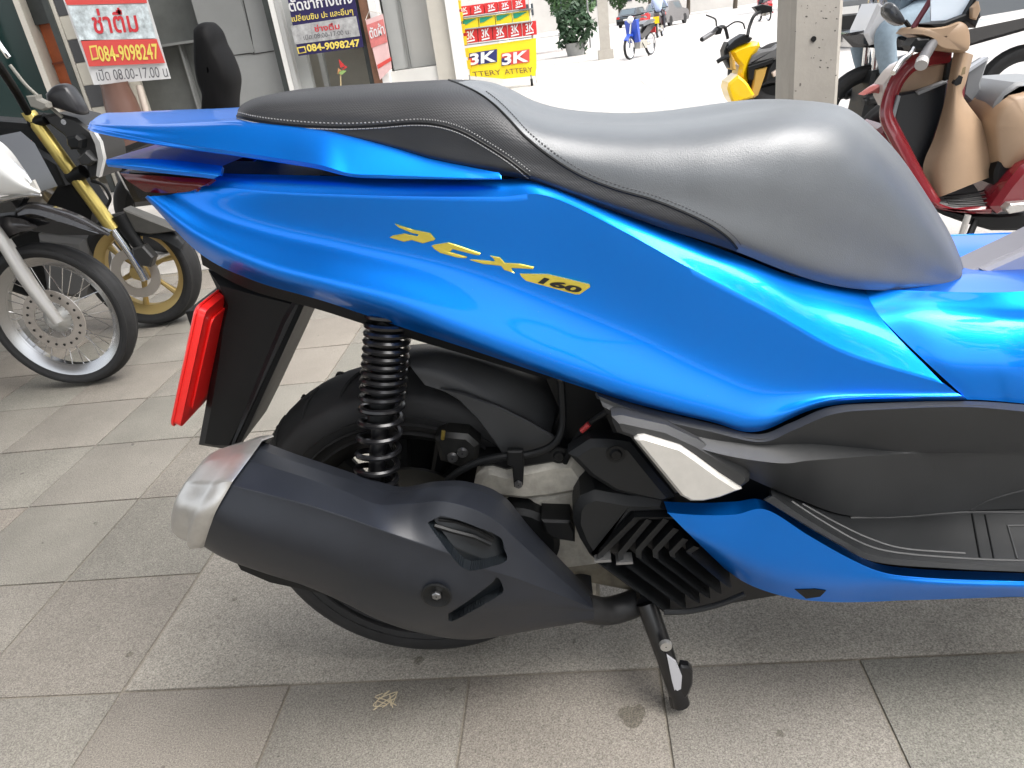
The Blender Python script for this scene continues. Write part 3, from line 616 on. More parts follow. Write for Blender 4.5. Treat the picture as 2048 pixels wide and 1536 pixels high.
# ---- side cover and footboard
cA = [(1192,783),(1300,818),(1420,846),(1515,868),(1580,846),(1660,814),(1760,806),(1930,802),(2060,810),(2280,828)]
cBB = [(1197,792),(1300,834),(1420,863),(1522,884),(1590,859),(1668,828),(1765,819),(1930,814),(2060,824),(2280,842)]
cC = [(1201,801),(1300,846),(1420,878),(1528,889),(1610,887),(1700,894),(1812,904),(1930,903),(2060,905),(2280,912)]
cD = [(1206,813),(1302,862),(1432,906),(1554,926),(1620,921),(1700,915),(1818,907),(1930,906),(2060,910),(2280,918)]
cE = [(1214,826),(1315,874),(1445,932),(1542,976),(1600,1000),(1690,1030),(1800,1032),(1930,1022),(2060,1018),(2280,1020)]
wA = np.array([.150,.162,.17,.178,.181,.184,.187,.188,.188,.186])
gc = loft([rail(cA, wA), rail(cBB, wA+.013), rail(cC, wA+np.array([.014,.014,.012,.008,-.004,-.010,-.012,-.012,-.012,-.012])), rail(cD, wA+np.array([.018,.024,.027,.030,.022,.008,-.011,-.013,-.013,-.013])), rail(cE, wA+np.array([.002,.002,.000,.004,-.004,-.012,-.022,-.026,-.026,-.026]))], 110, 49, sharp=(1, 2, 3))
mb = MB().shell(gc, .004); COVB = mb.bvh(); o = mb.build('side_cover', GREYP, SCO, smooth=28); mirror(o)
fE = rail([(1542,976),(1600,1000),(1690,1030),(1800,1032),(1930,1022),(2060,1018),(2280,1020)], [.176,.17,.168,.162,.16,.16,.16]); fF = rail([(1545,992),(1610,1036),(1690,1083),(1755,1112),(1900,1126),(2060,1133),(2280,1140)], .236)
fG = rail([(1530,1000),(1600,1042),(1680,1088),(1752,1124),(1900,1137),(2060,1144),(2280,1152)], .240)
mb = MB().shell(loft([fE, (fE+fF)/2-[0, 0, .003], fF, fG], 60, 25, sharp=(2,)), .004); FLOB = mb.bvh(); o = mb.build('footboard', DKP, SCO, smooth=30); mirror(o)
for px_, r in (([(1583,1003),(1640,1040),(1720,1085),(1790,1105),(1930,1117),(2060,1122),(2200,1126)], .0018), ([(1604,1008),(1670,1045),(1740,1078),(1810,1098),(1930,1107)], .0018), ([(1700,1036),(1800,1034),(1930,1025),(2060,1026),(2200,1026)], .0018)):
    piping('mat_ridge', smoothpx(px_, 8), r, GREYP, o, FLOB)
piping('mat_ridge', dens([(1944,1028),(1960,1116)], 6), .0014, BLK, o, FLOB); piping('mat_ridge', dens([(1970,1030),(1988,1118)], 6), .0012, BLK, o, FLOB)
piping('mat_ridge', dens([(2100,1050),(2015,1052),(2034,1118)], 6), .0014, GREYP, o, FLOB)
piping('cover_seam', smoothpx([(1938,1022),(1980,1000),(2050,980),(2120,966)], 6), .0016, GREYP, SCO, COVB)
# ---- blue under-cowl
uA = [(1328,1003),(1400,1006),(1470,1003),(1524,1000),(1600,1043),(1680,1090),(1752,1126),(1840,1138),(1950,1143),(2060,1147),(2280,1155)]
uB = [(1336,1026),(1400,1031),(1470,1030),(1532,1020),(1618,1072),(1698,1117),(1768,1146),(1850,1156),(1950,1161),(2060,1164),(2280,1172)]
uC = [(1385,1075),(1440,1100),(1505,1125),(1570,1140),(1650,1155),(1722,1164),(1790,1168),(1860,1172),(1950,1175),(2060,1177),(2280,1184)]
uD = [(1450,1138),(1490,1165),(1540,1185),(1595,1198),(1660,1204),(1730,1204),(1800,1201),(1870,1199),(1960,1196),(2060,1194),(2280,1202)]
uw = np.array([.165,.175,.185,.195,.205,.213,.22,.225,.228,.23,.23])
gu = loft([rail(uA, uw-.014), rail(uB, uw+.004), rail(uC, uw+.004), rail(uD, uw-.022)], 110, 41, sharp=(1,))
mb = MB().shell(gu, .003); UCB = mb.bvh(); o = mb.build('under_cowl', BLUE, SCO, smooth=35); mirror(o)
MB().prism(onto(UCB, [(1590,1178),(1630,1177),(1652,1180),(1640,1192),(1612,1196)], .001), (0, .01, 0)).build('cowl_vent', BLK, SCO)
ud = rail(uD, uw-.022); MB().grid(np.stack([ud, ud+[0, .06, .004], ud+[0, .3, .0]])).build('belly_pan', BLK, SCO)
# ---- centre stand leg
sA, sB, sC = P(1292,1205,.13), P(1330,1310,.165), G(1362,1408, .016)
MB().tube([sA, sB, sC], [.015, .014, .013], 12).build('stand_leg', GLOSS, SCO)
fp = [(1322,1328),(1345,1335),(1368,1335),(1382,1340),(1386,1365),(1382,1382),(1368,1402),(1358,1420),(1346,1420),(1340,1400)]
sw = YM-sC[1]
MB().prism([P(x, y, sw+.006) for x, y in [(1362,1333),(1378,1335),(1386,1345),(1386,1370),(1380,1388),(1364,1410),(1352,1422),(1342,1420),(1338,1400),(1350,1375)]], (0, .012, 0), bev=.003).build('stand_foot', GLOSS, SCO)
MB().prism([P(x, y, .186) for x, y in [(1334,1312),(1352,1325),(1364,1352),(1362,1378),(1350,1384),(1344,1362)]], (0, .004, 0)).build('stand_sticker', mat('sticker_grey', (.45, .45, .47), .5), SCO)
fo = sC.copy(); far_c = np.array([sC[0], 2*YM-sC[1], sC[2]]); far_a = np.array([sA[0], 2*YM-sA[1], sA[2]])
MB().tube([far_a, far_c], [.015, .013], 10).build('stand_leg', GLOSS, SCO); MB().tube([sA, far_a], .013, 10).build('stand_crossbar', GLOSS, SCO)
MB().lathe([(.001, .006), (.008, .006), (.009, 0)], P(1331,1288,.176), (0, -1, 0), 12).build('stand_pin', SILV, SCO)
# ---- front end of the scooter, right of the frame
XF = XW+1.315; fz = lambda pts, w_, m_, n_, bev=.02: MB().prism([(x, YM-w_, z) for x, z in pts], (0, 2*w_, 0), bev=bev).build(n_, m_, SCO)
fwl, _ = wheel(SCO, np.array([XF, YM, .262]), (0, 1, 0), .262, .11, .178, RUB, BLK, name=('front_tyre', 'front_rim', 'hub'))
MB().lathe([(.001, -.05), (.03, -.05), (.03, .05), (.001, .05)], (XF, YM, .262), (0, 1, 0), 20).build('front_hub', BLK, SCO)
for k in range(7):
    a = 2*math.pi*k/7; MB().tube([(XF+.03*math.cos(a), YM, .262+.03*math.sin(a)), (XF+.155*math.cos(a), YM, .262+.155*math.sin(a))], .011, 8).build('front_spoke', BLK, SCO)
for s in (-.075, .075): MB().tube([(XF, YM+s, .262), (XF-.16, YM+s, .70)], .018, 12).build('fork_leg', BLK, SCO)
fz([(.62,.28),(.74,.30),(.80,.52),(.70,.72),(.78,.98),(.90,1.02),(1.10,.78),(1.14,.62),(1.0,.58),(.93,.40),(.84,.24)], .17, BLUE, 'front_cowl', .012)
fz([(.88,.56),(1.0,.60),(1.16,.52),(1.28,.40),(1.24,.40),(1.14,.48),(1.0,.54)], .07, BLUE, 'front_fender', .01)
fz([(.66,.27),(.74,.28),(.76,.42),(.72,.55),(.66,.52)], .13, DKP, 'tunnel', .03); fz([(.64,.23),(.84,.22),(.84,.27),(.64,.27)], .22, DKP, 'floor', .01)
MB().tube([(.70, YM-.36, 1.04), (.76, YM-.16, 1.05), (.78, YM, 1.02), (.76, YM+.16, 1.05), (.70, YM+.36, 1.04)], .014, 10).build('handlebar', BLK, SCO)
fz([(.84,.98),(.92,1.02),(.82,1.24),(.80,1.24)], .14, SMOKE, 'windscreen', .004)
# ---- gold lettering
def sc2(pts, s=4.096, ox=750, oy=420): return [(ox+x/s, oy+y/s) for x, y in pts]
def letter(name, poly, holes=None):
    pts = onto(SIDE, sc2(poly), .0022); MB().prism(pts, (0, .004, 0)).build(name, GOLD, lett, smooth=0)
lett = MB()
_pp = onto(SIDE, sc2([(165,108),(310,155),(455,185),(497,235),(480,247),(395,270),(305,243),(240,257),(120,220),(150,205),(245,188),(350,212),(362,196),(310,186),(200,140)]), .0022)
lett = MB().prism(_pp, (0, .004, 0), bev=.0007).build('emblem_letter_p', GOLD, SCO, smooth=0)
MB().prism(onto(SIDE, sc2([(467,290),(490,280),(605,262),(650,275),(870,350),(858,366),(830,366),(640,318),(615,340),(760,382),(745,392),(680,388),(540,350),(490,318)]), .0022), (0, .004, 0), bev=.0007).build('emblem_letter_c', GOLD, SCO, smooth=0)
MB().prism(onto(SIDE, sc2([(945,370),(1025,385),(1068,430),(1185,436),(1305,462),(1298,480),(1120,472),(1130,500),(1148,515),(1060,488),(1035,455),(890,440),(780,405),(800,402),(985,418),(975,395)]), .0022), (0, .004, 0), bev=.0007).build('emblem_letter_x', GOLD, SCO, smooth=0)
MB().prism(onto(SIDE, sc2([(1188,518),(1420,522),(1760,605),(1765,625),(1680,685),(1640,685),(1240,575),(1205,545)]), .0022), (0, .004, 0)).build('emblem_badge', GOLD, SCO, smooth=0)
def digits(s, quad):
    cu = bpy.data.curves.new('t', 'FONT'); cu.body = s; cu.offset = .045; cu.resolution_u = 4; to = bpy.data.objects.new('t', cu); COL.objects.link(to); bpy.context.view_layer.update()
    me = bpy.data.meshes.new_from_object(to.evaluated_get(bpy.context.evaluated_depsgraph_get())); bpy.data.objects.remove(to); v = np.array([q.co for q in me.vertices]); lo, hi = v.min(0), v.max(0)
    bl, br, tl = [np.array(q, float) for q in quad]; m_ = MB(); vs__ = []
    for q in v:
        a_, b_ = (q[0]-lo[0])/(hi[0]-lo[0]), (q[1]-lo[1])/(hi[1]-lo[1]); x, y = bl+(br-bl)*a_+(tl-bl)*b_; vs__.append(hit(SIDE, x, y, .0031))
    m_.add(vs__, [tuple(p.vertices) for p in me.polygons]); return m_.build('emblem_digits', mat('print_black', (.01, .01, .01), .4), SCO, smooth=0, recalc=False)
digits('160', sc2([(1335,590),(1662,676),(1392,545)]))

# ------------------------------------------------------------------ helpers for the street
def pry(poly, Y, depth, bev=0.): return MB().prism([PY(x, y, Y) for x, y in poly], (0, depth, 0), bev=bev)
def part(name, poly, Y, depth, m, par, bev=0.): return pry(poly, Y, depth, bev).build(name, m, par)
def tubepx(name, px, Y, r, m, par, n=8, k=None):
    ys = Y if hasattr(Y, '__len__') else [Y]*len(px)
    p = np.array([PY(x, y, q) for (x, y), q in zip(px, ys)]); p = cr(p, k or max(2, len(p)*5)) if len(p) > 2 else p
    rr = cr(np.array(r, float)[:, None], len(p))[:, 0] if hasattr(r, '__len__') else r
    return MB().tube(p, rr, n).build(name, m, par)
def text_mesh(name, s, m, par, quad, bold=.0, stretch=True):
    """fit the text into the quad (bottom-left, bottom-right, top-left)"""
    cu = bpy.data.curves.new('t', 'FONT'); cu.body = s; cu.offset = bold; cu.resolution_u = 3
    to = bpy.data.objects.new('t', cu); COL.objects.link(to); bpy.context.view_layer.update()
    me = bpy.data.meshes.new_from_object(to.evaluated_get(bpy.context.evaluated_depsgraph_get())); bpy.data.objects.remove(to); bpy.data.curves.remove(cu)
    v = np.array([q.co for q in me.vertices]); 
    if not len(v): return
    lo, hi = v.min(0), v.max(0); sz = hi-lo; bl, br, tl = [np.array(q) for q in quad]
    org = np.array(par.location)
    for q in me.vertices:
        a = (q.co.x-lo[0])/sz[0]; b = (q.co.y-lo[1])/sz[1]; p = bl+(br-bl)*a+(tl-bl)*b-org; q.co = p
    me.name = name; me.materials.append(m); o = bpy.data.objects.new(name, me); COL.objects.link(o); o.parent = par; return o
def textpx(name, s, px, Y, m, par, bold=.0): return text_mesh(name, s, m, par, [PY(x, y, Y) for x, y in px], bold)

# ------------------------------------------------------------------ shop building across the end of the pavement
YF = 7.0
def wx(x, y, Y=YF): return PY(x, y, Y)[0]
BLD = empty('shop_building', (-3.5, YF+.3, 0), 'grey shop front with metal panels and a chequered pillar behind the parked motorcycles', 'building')
CONC = mat('painted_concrete', (.30, .30, .29), .7, noise=.16, nscale=2.5, bump=.1, bscale=60)
CONC2 = mat('pale_panel', (.40, .41, .40), .6, noise=.06, nscale=3)
CREAM = mat('cream_paint', (.52, .49, .43), .6, noise=.08, nscale=5)
DARKM = mat('dark_metal', (.03, .035, .033), .5, noise=.3, nscale=9)
GREYM = mat('sheet_metal', (.20, .205, .20), .55, .1, noise=.14, nscale=4)
WALLI = mat('shop_interior', (.42, .40, .34), .8, noise=.1, nscale=3)
ORG = mat('orange_door', (.32, .075, .02), .55, noise=.2, nscale=12)
TDK, TLT = mat('tile_dark', (.055, .055, .058), .3, rnd=.2), mat('tile_cream', (.50, .47, .40), .3, rnd=.08)
def wbox(name, xa, xb, z0, z1, y0, y1, m): return MB().box(((xa+xb)/2, (y0+y1)/2, (z0+z1)/2), (xb-xa, y1-y0, z1-z0)).build(name, m, BLD, smooth=0)
def xs(x, y=100): return wx(x, y)
# backing wall, stepped recesses in front of it
wbox('wall', -9, xs(860), 0, 3.4, YF+.75, YF+.95, WALLI)
wbox('wall', xs(868), xs(905), 0, 3.4, YF+.3, YF+.9, CREAM)
wbox('door_panel', -9, xs(48), 0, 2.6, YF+.3, YF+.36, mat('dark_glass', (.012, .03, .028), .15))
wbox('door_panel', xs(62), xs(117), .35, 1.52, YF+.24, YF+.3, ORG)
for z in (.62, .9, 1.18): wbox('door_rail', xs(62), xs(117), z, z+.018, YF+.225, YF+.245, mat('orange_dark', (.16, .035, .012), .6))
wbox('lintel', xs(60), xs(117), 1.52, 3.2, YF+.2, YF+.3, DARKM)
wbox('post', xs(48), xs(60), 0, 3.2, YF+.1, YF+.3, CREAM)
wbox('post', xs(116), xs(121), 0, 3.2, YF+.05, YF+.12, mat('brass_trim', (.34, .29, .17), .5))
wbox('post', xs(121), xs(133), 0, 3.2, YF-.02, YF+.3, DARKM); wbox('post', xs(133), xs(140), 0, 3.2, YF+.0, YF+.1, CREAM)
# chequered pillar: every tile its own piece
px0 = xs(141); tw = .165; pil = wbox('pillar', px0, px0+tw*2.6, 0, 3.2, YF+.02, YF+.3, TLT)
tl = {}
for k, m_ in ((0, TDK), (1, TLT)):
    tl[k] = MB().box((0, 0, 0), (tw-.006, .016, .186)).build('wall_tile', m_, pil, smooth=0)
for i in range(3):
    for j in range(9):
        k = (i+j) % 2; o = tl[k] if tl[k].location.length == 0 else tl[k].copy()
        if o.name not in COL.objects: COL.objects.link(o)
        o.location = (px0+tw*(i+.5), YF+.012, .10+.192*j); o.scale.x = 1 if i < 2 else .6
        if i == 2: o.location.x -= tw*.2
# grey sheet metal bay behind the banner
bay0 = px0+tw*2.6; wbox('metal_sheet', bay0, xs(415), 0, 3.2, YF+.25, YF+.3, mat('dark_sheet', (.10, .105, .10), .6, noise=.2, nscale=5))
wbox('shelf', bay0, xs(415), 1.19, 1.21, YF+.14, YF+.25, GREYM); wbox('post', xs(398), xs(404), 0, 3.2, YF+.16, YF+.25, GREYM); wbox('post', xs(340), xs(344), 0, 1.2, YF+.18, YF+.25, GREYM)
wbox('metal_sheet', xs(415), xs(555), 0, 3.2, YF+.1, YF+.2, mat('grey_panel', (.24, .245, .24), .6, noise=.1, nscale=2))
crk = mat('crack_black', (.02, .02, .02), .9)
for a, b in (((402,118),(440,113)),((440,113),(500,107)),((500,107),(508,108)),((508,108),(548,102)),((508,108),(500,60)),((500,60),(486,0)),((402,40),(402,118))):
    p, q = PY(*a, YF+.098), PY(*b, YF+.098); MB().tube([p, q], .0045, 5).build('panel_joint', crk, BLD)
wbox('panel', xs(402), xs(500), PY(450,112,YF)[2], 3.2, YF+.09, YF+.1, mat('grey_panel2', (.20, .205, .20), .6, noise=.1, nscale=2))
wbox('post', xs(550), xs(562), 0, 3.2, YF-.02, YF+.1, DARKM); wbox('post', xs(562), xs(572), 0, 3.2, YF-.03, YF+.1, WHT); wbox('post', xs(573), xs(582), 0, 3.2, YF-.03, YF+.1, mat('grey_post', (.42, .42, .41), .5))
wbox('panel', xs(582), xs(607), 0, 3.2, YF+.05, YF+.12, CONC2); wbox('post', xs(612), xs(622), 0, 3.2, YF+.3, YF+.36, CONC2)
wbox('post', xs(728), xs(738), 0, 3.2, YF-.02, YF+.75, DARKM); wbox('post', xs(738), xs(756), 0, 3.2, YF-.04, YF+.12, mat('brown_wood', (.20, .10, .06), .6, noise=.2, nscale=20))
wbox('post', xs(756), xs(771), 0, 3.2, YF-.05, YF+.12, mat('white_gloss', (.78, .77, .75), .4))
wbox('shutter_panel', xs(771), xs(806), PY(800,140,YF)[2], 3.2, YF+.2, YF+.25, CONC2); wbox('shutter_panel', xs(807), xs(868), PY(840,135,YF)[2], 3.2, YF+.22, YF+.27, mat('pale_door', (.50, .50, .48), .55, noise=.05, nscale=3))
wbox('post', xs(803), xs(808), .6, 3.2, YF+.18, YF+.25, GREYM)
wbox('ledge', xs(771), xs(905), .58, PY(840,136,YF)[2], YF+.02, YF+.3, mat('white_ledge', (.62, .61, .58), .5, noise=.05, nscale=4)); wbox('plinth', xs(771), xs(905), 0, .58, YF+.06, YF+.3, CONC)
wbox('pillar', xs(868), xs(905), .5, 3.2, YF-.0, YF+.3, CREAM); wbox('pillar_edge', xs(905), xs(917), 0, 3.2, YF-.04, YF+.1, mat('white_gloss', (.78, .77, .75), .4))
wbox('notice', xs(662), xs(697), 1.0, 1.11, YF+.70, YF+.72, mat('pink_paper', (.55, .38, .42), .8)); wbox('notice', xs(703), xs(727), 1.0, 1.11, YF+.70, YF+.72, mat('white_paper', (.6, .58, .56), .8))
# awning added out of view, above the frame, to shade the near pavement
SHADE_AW = empty('awning', (-2.2, -.2, 3.5), 'unseen flat canopy added to shade the near pavement', 'awning')
MB().box((-3.2, -1.2, 3.52), (7.0, 6.8, .06)).build('shade_roof', mat('shade_sheet', (.30, .30, .30), .7), SHADE_AW, smooth=0)
MB().box((-3.7, 3.6, 3.54), (6.0, 2.6, .06)).build('shade_roof', mat('shade_sheet', (.30, .30, .30), .7), SHADE_AW, smooth=0)
for x, y in ((.2, -3.6), (-5.9, 1.4), (-5.9, -3.6)): MB().box((x, y, 1.74), (.06, .06, 3.5)).build('post', DARKM, SHADE_AW, smooth=0)
# ---- banner of the left
PINKR, BWHT = mat('banner_red', (.62, .07, .06), .55), mat('banner_white', (.68, .68, .68), .55, noise=.07, nscale=9)
YB_ = YF-.12
b1 = empty('hanging_banner', PY(265,80,YB_), 'white and red vinyl banner hanging on the chequered pillar, creased, with a phone number', 'banner')
def cloth(px4, Y, m, name, par, amp=.012, n=24):
    a, b, c, d = [PY(x, y, Y) for x, y in px4]; g_ = []
    for i in range(n+1):
        row = []
        for j in range(n+1):
            u, v = j/n, i/n; p = (a*(1-u)+b*u)*(1-v)+(d*(1-u)+c*u)*v
            row.append(p+np.array([0, amp*math.sin(u*9+v*2)*v-amp, 0]))
        g_.append(row)
    return MB().shell(np.array(g_), .002).build(name, m, par, smooth=60)
cloth([(113,-40),(281,-50),(343,157),(188,170)], YB_, BWHT, 'vinyl_sheet', b1, .006)
yy = YB_-.022
def stripe(name, px4, m, par, Y=None): return part(name, px4, Y or yy, .0015, m, par)
stripe('red_band', [(127,-4),(290,-14),(294,6),(134,10)], PINKR, b1)
stripe('picture_print', [(135,12),(293,8),(312,76),(160,82)], mat('banner_print', (.50, .56, .58), .6, noise=.5, nscale=16), b1)
stripe('red_band', [(161,80),(313,78),(330,126),(178,133)], PINKR, b1)
RINK = mat('red_ink', (.55, .03, .04), .6); YINK = mat('yellow_ink', (.75, .60, .12), .6); KINK = mat('grey_ink', (.10, .10, .11), .6)
textpx('lettering', 'ช่าติ๋ม', [(190,68),(279,64),(178,18)], yy-.004, RINK, b1, .02)
textpx('lettering', '084-9098247', [(201,124),(320,119),(193,92)], yy-.004, YINK, b1, .02)
textpx('lettering', 'เปิด 08.00-17.00 น', [(196,162),(337,154),(190,139)], yy-.004, KINK, b1, .0)
part('phone_icon', [(178,92),(193,90),(198,118),(184,121)], yy-.003, .001, YINK, b1); part('phone_icon_inner', [(181,96),(191,94),(195,114),(186,116)], yy-.005, .001, PINKR, b1)
# ---- blue sign
NAVY = mat('sign_navy', (.018, .012, .075), .45); SY = YF-.1
b2 = empty('shop_sign', PY(650,60,SY), 'dark blue shop sign with white and yellow Thai lettering hanging in the doorway', 'sign')
part('board', [(568,-40),(700,-52),(727,94),(597,112)], SY, .012, NAVY, b2)
part('picture_print', [(581,52),(712,32),(720,72),(590,89)], SY-.003, .002, mat('sign_print', (.36, .36, .36), .6, noise=.4, nscale=14), b2)
textpx('lettering', 'ตัดขากางเกง', [(580,24),(706,6),(574,0)], SY-.004, BWHT, b2, .02)
textpx('lettering', 'เปลี่ยนซิบ ปะ และอื่นๆ', [(585,47),(707,31),(582,30)], SY-.004, YINK, b2, .01)
textpx('lettering', 'ช่างติ๋ม', [(630,64),(680,58),(627,50)], SY-.006, RINK, b2, .02)
textpx('lettering', 'เปิด 08:00-17:00 น.', [(608,80),(701,68),(606,70)], SY-.006, KINK, b2, .0)
textpx('lettering', '084-9098247', [(615,104),(721,93),(612,89)], SY-.004, YINK, b2, .03)
part('phone_icon', [(593,95),(610,92),(613,105),(597,108)], SY-.004, .001, YINK, b2); part('phone_icon_inner', [(596,97),(608,95),(611,103),(599,106)], SY-.006, .001, NAVY, b2)
# ---- small pink banner on the post
b3 = empty('post_banner', PY(758,95,YF-.1), 'narrow pink and white banner tied to the white door post', 'banner')
part('vinyl_sheet', [(731,40),(766,28),(784,136),(760,160)], YF-.1, .004, mat('pink_vinyl', (.68, .45, .44), .6, noise=.1, nscale=12), b3)
part('red_band', [(733,50),(766,38),(775,84),(743,96)], YF-.103, .002, mat('pink_red', (.60, .18, .17), .6, noise=.2, nscale=20), b3); part('red_band', [(754,130),(782,114),(783,121),(756,138)], YF-.103, .002, PINKR, b3)
textpx('lettering', 'ตัดผ้า', [(741,78),(770,68),(736,54)], YF-.108, BWHT, b3, .02)
MB().tube([PY(731,40,YF-.1), PY(738,22,YF-.06), PY(766,28,YF-.1)], .003, 5).build('string', CREAM, b3)
# paper pinwheel
b4 = empty('paper_windmill', PY(682,180,YF-.2), 'small red and green paper windmill on a thin stick in the shop doorway', 'windmill')
MB().tube([PY(683,330,YF-.2)*[1, 1, 0]+[0, 0, 0], PY(681,140,YF-.2)], .006, 6).build('stick', mat('bamboo', (.45, .36, .2), .6), b4)
for pl, c in (([(677,118),(681,136),(690,132)], (.5, .03, .03)), ([(690,132),(695,134),(683,142)], (.5, .06, .05)), ([(676,146),(684,150),(693,142),(685,140)], (.25, .38, .12)), ([(676,136),(681,140),(675,150)], (.5, .25, .1))):
    part('vane', pl, YF-.21, .006, mat('vane%d' % int(c[0]*100+c[1]*10), c, .6), b4)
# brown jar and pvc pipe under the banner
uj = PY(258,200,YF-.05); jar = MB().lathe([(.001, 0), (.16, 0), (.17, .1), (.16, .55), (.14, .78), (.115, .93), (.12, .95), (.001, .95)], (uj[0], YF-.2, 0), (0, 0, 1), 32).build('water_jar', mat('brown_glaze', (.12, .065, .05), .35), None)
tag(jar, 'tall brown jar standing below the vinyl banner', 'jar')
pp = tag(MB().tube([PY(278,170,YF-.1), PY(290,215,YF-.1), PY(310,330,YF-.1)*[1, 1, 0]], .03, 12).build('drain_pipe', mat('pvc', (.55, .48, .42), .5)), 'pale plastic drain pipe beside the brown jar', 'pipe')
# ------------------------------------------------------------------ battery rack
YR = 13.8
RK = empty('battery_rack', PY(1000,172,YR)*[1, 1, 0], 'yellow wheeled display rack with a 3K battery board outside the shop', 'rack')
YEL, RED_, GRN = mat('board_yellow', (.75, .60, .01), .5), mat('box_red', (.55, .02, .02), .5), mat('box_green', (.01, .26, .15), .5)
part('board', [(933,96),(1072,76),(1073,135),(1070,152),(1010,158),(940,152)], YR, .03, YEL, RK)
for x0_, c0, c1 in ((938, 'board_navy', 'banner_red'), (1003, 'banner_red', 'board_navy')):
    m0_ = mat('board_navy', (.02, .025, .13), .5) if c0 == 'board_navy' else PINKR; m1_ = mat('board_navy', (.02, .025, .13), .5) if c1 == 'board_navy' else PINKR
    part('logo_field', [(x0_,107),(x0_+56,98),(x0_+56,124),(x0_,132)], YR-.012, .01, m0_, RK); part('logo_field', [(x0_,117),(x0_+18,114),(x0_+18,129),(x0_,132)], YR-.016, .004, m1_, RK)
    textpx('lettering', '3K', [(x0_+1,131),(x0_+54,123),(x0_+1,108)], YR-.03, BWHT, RK, .03)
textpx('lettering', 'TTERY', [(947,154),(1003,149),(944,144)], YR-.02, mat('brown_ink', (.12, .05, .03), .6), RK, .0); textpx('lettering', 'ATTERY', [(1010,149),(1066,144),(1008,139)], YR-.02, mat('brown_ink', (.12, .05, .03), .6), RK, .0)
ORD = ('first', 'second', 'third', 'fourth', 'fifth', 'sixth')
for (z0, n_, m_, xa, xb, ya, yb) in ((0, 5, RED_, 915, 1053, 34, 14), (1, 4, None, 925, 1060, 58, 40), (2, 5, RED_, 928, 1075, 88, 66)):
    for k in range(n_):
        a = xa+(xb-xa)*k/n_; b = xa+(xb-xa)*(k+1)/n_-1.5; sl = -.13
        hgt_ = 20 if z0 != 2 else 28
        q = [(a, ya+sl*(a-xa)), (b, ya+sl*(b-xa)), (b-2, ya+sl*(b-xa)-hgt_), (a-2, ya+sl*(a-xa)-hgt_)]
        bx_ = empty('battery_box', PY(*q[0], YR), ('red boxed battery on the %s shelf, %s from the yellow stack' % ('top' if z0 == 0 else 'lower', ORD[k])) if m_ else 'green and yellow boxed battery on the middle shelf, %s from the yellow stack' % ORD[k], 'box', 'battery boxes on the rack')
        part('carton', q, YR+.02, .16, m_ or YEL, bx_)
        if m_: textpx('lettering', '3K', [(a+6, q[0][1]-8), (b-6, q[1][1]-8), (a+5, q[3][1]+3)], YR+.012, BWHT, bx_, .02); part('printed_strip', [(a+6, q[0][1]-6), (b-6, q[1][1]-6), (b-6, q[1][1]-3), (a+6, q[0][1]-3)], YR+.012, .004, BWHT, bx_)
        else: part('green_panel', [(a+1, q[0][1]-8), (a+8, q[0][1]-9), (b-4, q[2][1]+3), (a, q[3][1]+2)], YR+.01, .006, GRN, bx_)
for k in range(6):
    y = 20+k*24; x = 908+k*4.0
    bx_ = MB().prism([PY(q[0], q[1], YR-.1) for q in ((x, y), (x+13, y-2), (x+12, y-20), (x-1, y-18))], (0, .14, 0)).build('battery_box', mat('box_yellow', (.72, .42, .01), .5)); tag(bx_, 'yellow boxed battery in the end stack of the rack, %s from its top' % ORD[k], 'box', 'yellow battery boxes')
for yz in ((36, 16), (60, 42), (92, 73)): part('shelf', [(912, yz[0]), (1064, yz[1]), (1064, yz[1]+2), (912, yz[0]+2)], YR-.02, .3, GREYM, RK)
for x in (1066, 925): tubepx('rack_post', [(x-8,0),(x+8,165)], YR+.1, .02, WHT, RK, 6)
for x in (940, 1064): MB().lathe([(.001, -.02), (.06, -.02), (.06, .02), (.001, .02)], PY(x,168,YR)*[1, 1, 0]+[0, 0, .06], (1, 0, 0), 16).build('castor', BLK, RK); tubepx('castor_stem', [(x-2,150),(x,165)], YR, .015, GREYM, RK, 6)
# ------------------------------------------------------------------ concrete poles
POLEM = mat('pole_concrete', (.37, .345, .305), .85, noise=.10, nscale=6, bump=.3, bscale=90)
YP = 3.6; xa, xb = PY(1582,100,YP)[0], PY(1683,100,YP)[0]
PO = empty('utility_pole', ((xa+xb)/2, YP+.12, 0), 'square concrete utility pole with a bolt hole behind the black saddle', 'pole')
b = .018; cx0, cx1, cy0, cy1 = xa, xb, YP, YP+.24
xl = PY(1556,100,YP+.24)[0]
pl = [(cx0+b, cy0), (cx1-b, cy0), (cx1, cy0+b), (cx1, cy1), (cx0, cy1), (cx0, cy0+b)]
MB().prism([(x, y, -.1) for x, y in pl], (0, 0, 5.2)).build('shaft', POLEM, PO, smooth=0)
hp = PY(1627,78,YP-.001); MB().lathe([(.001, 0), (.0115, 0), (.0115, .003), (.001, .003)], hp, (0, -1, 0), 20).build('bolt_hole', mat('hole_black', (.004, .004, .004), .9), PO)
for k in range(34):
    x, y = rng.uniform(1586, 1678), rng.uniform(5, 205); r = rng.uniform(.8, 2.4); q = [(x+r*math.cos(a)*rng.uniform(.5, 1.4), y+r*math.sin(a)*rng.uniform(.3, 1)) for a in np.linspace(0, 5.4, 7)]
    part('pit', q, YP-.0006, .0005, mat('pit_grey', (.12, .11, .10), .9), PO)
p2 = G(1212,118); PO2 = empty('utility_pole', (p2[0], p2[1], 0), 'distant concrete pole at the kerb beside the small blue motorcycle', 'pole')
MB().box((p2[0], p2[1], 2.5), (.24, .22, 5.2)).build('shaft', POLEM, PO2, smooth=0); MB().box((p2[0], p2[1], .1), (.36, .34, .22)).build('footing', POLEM, PO2, smooth=0)

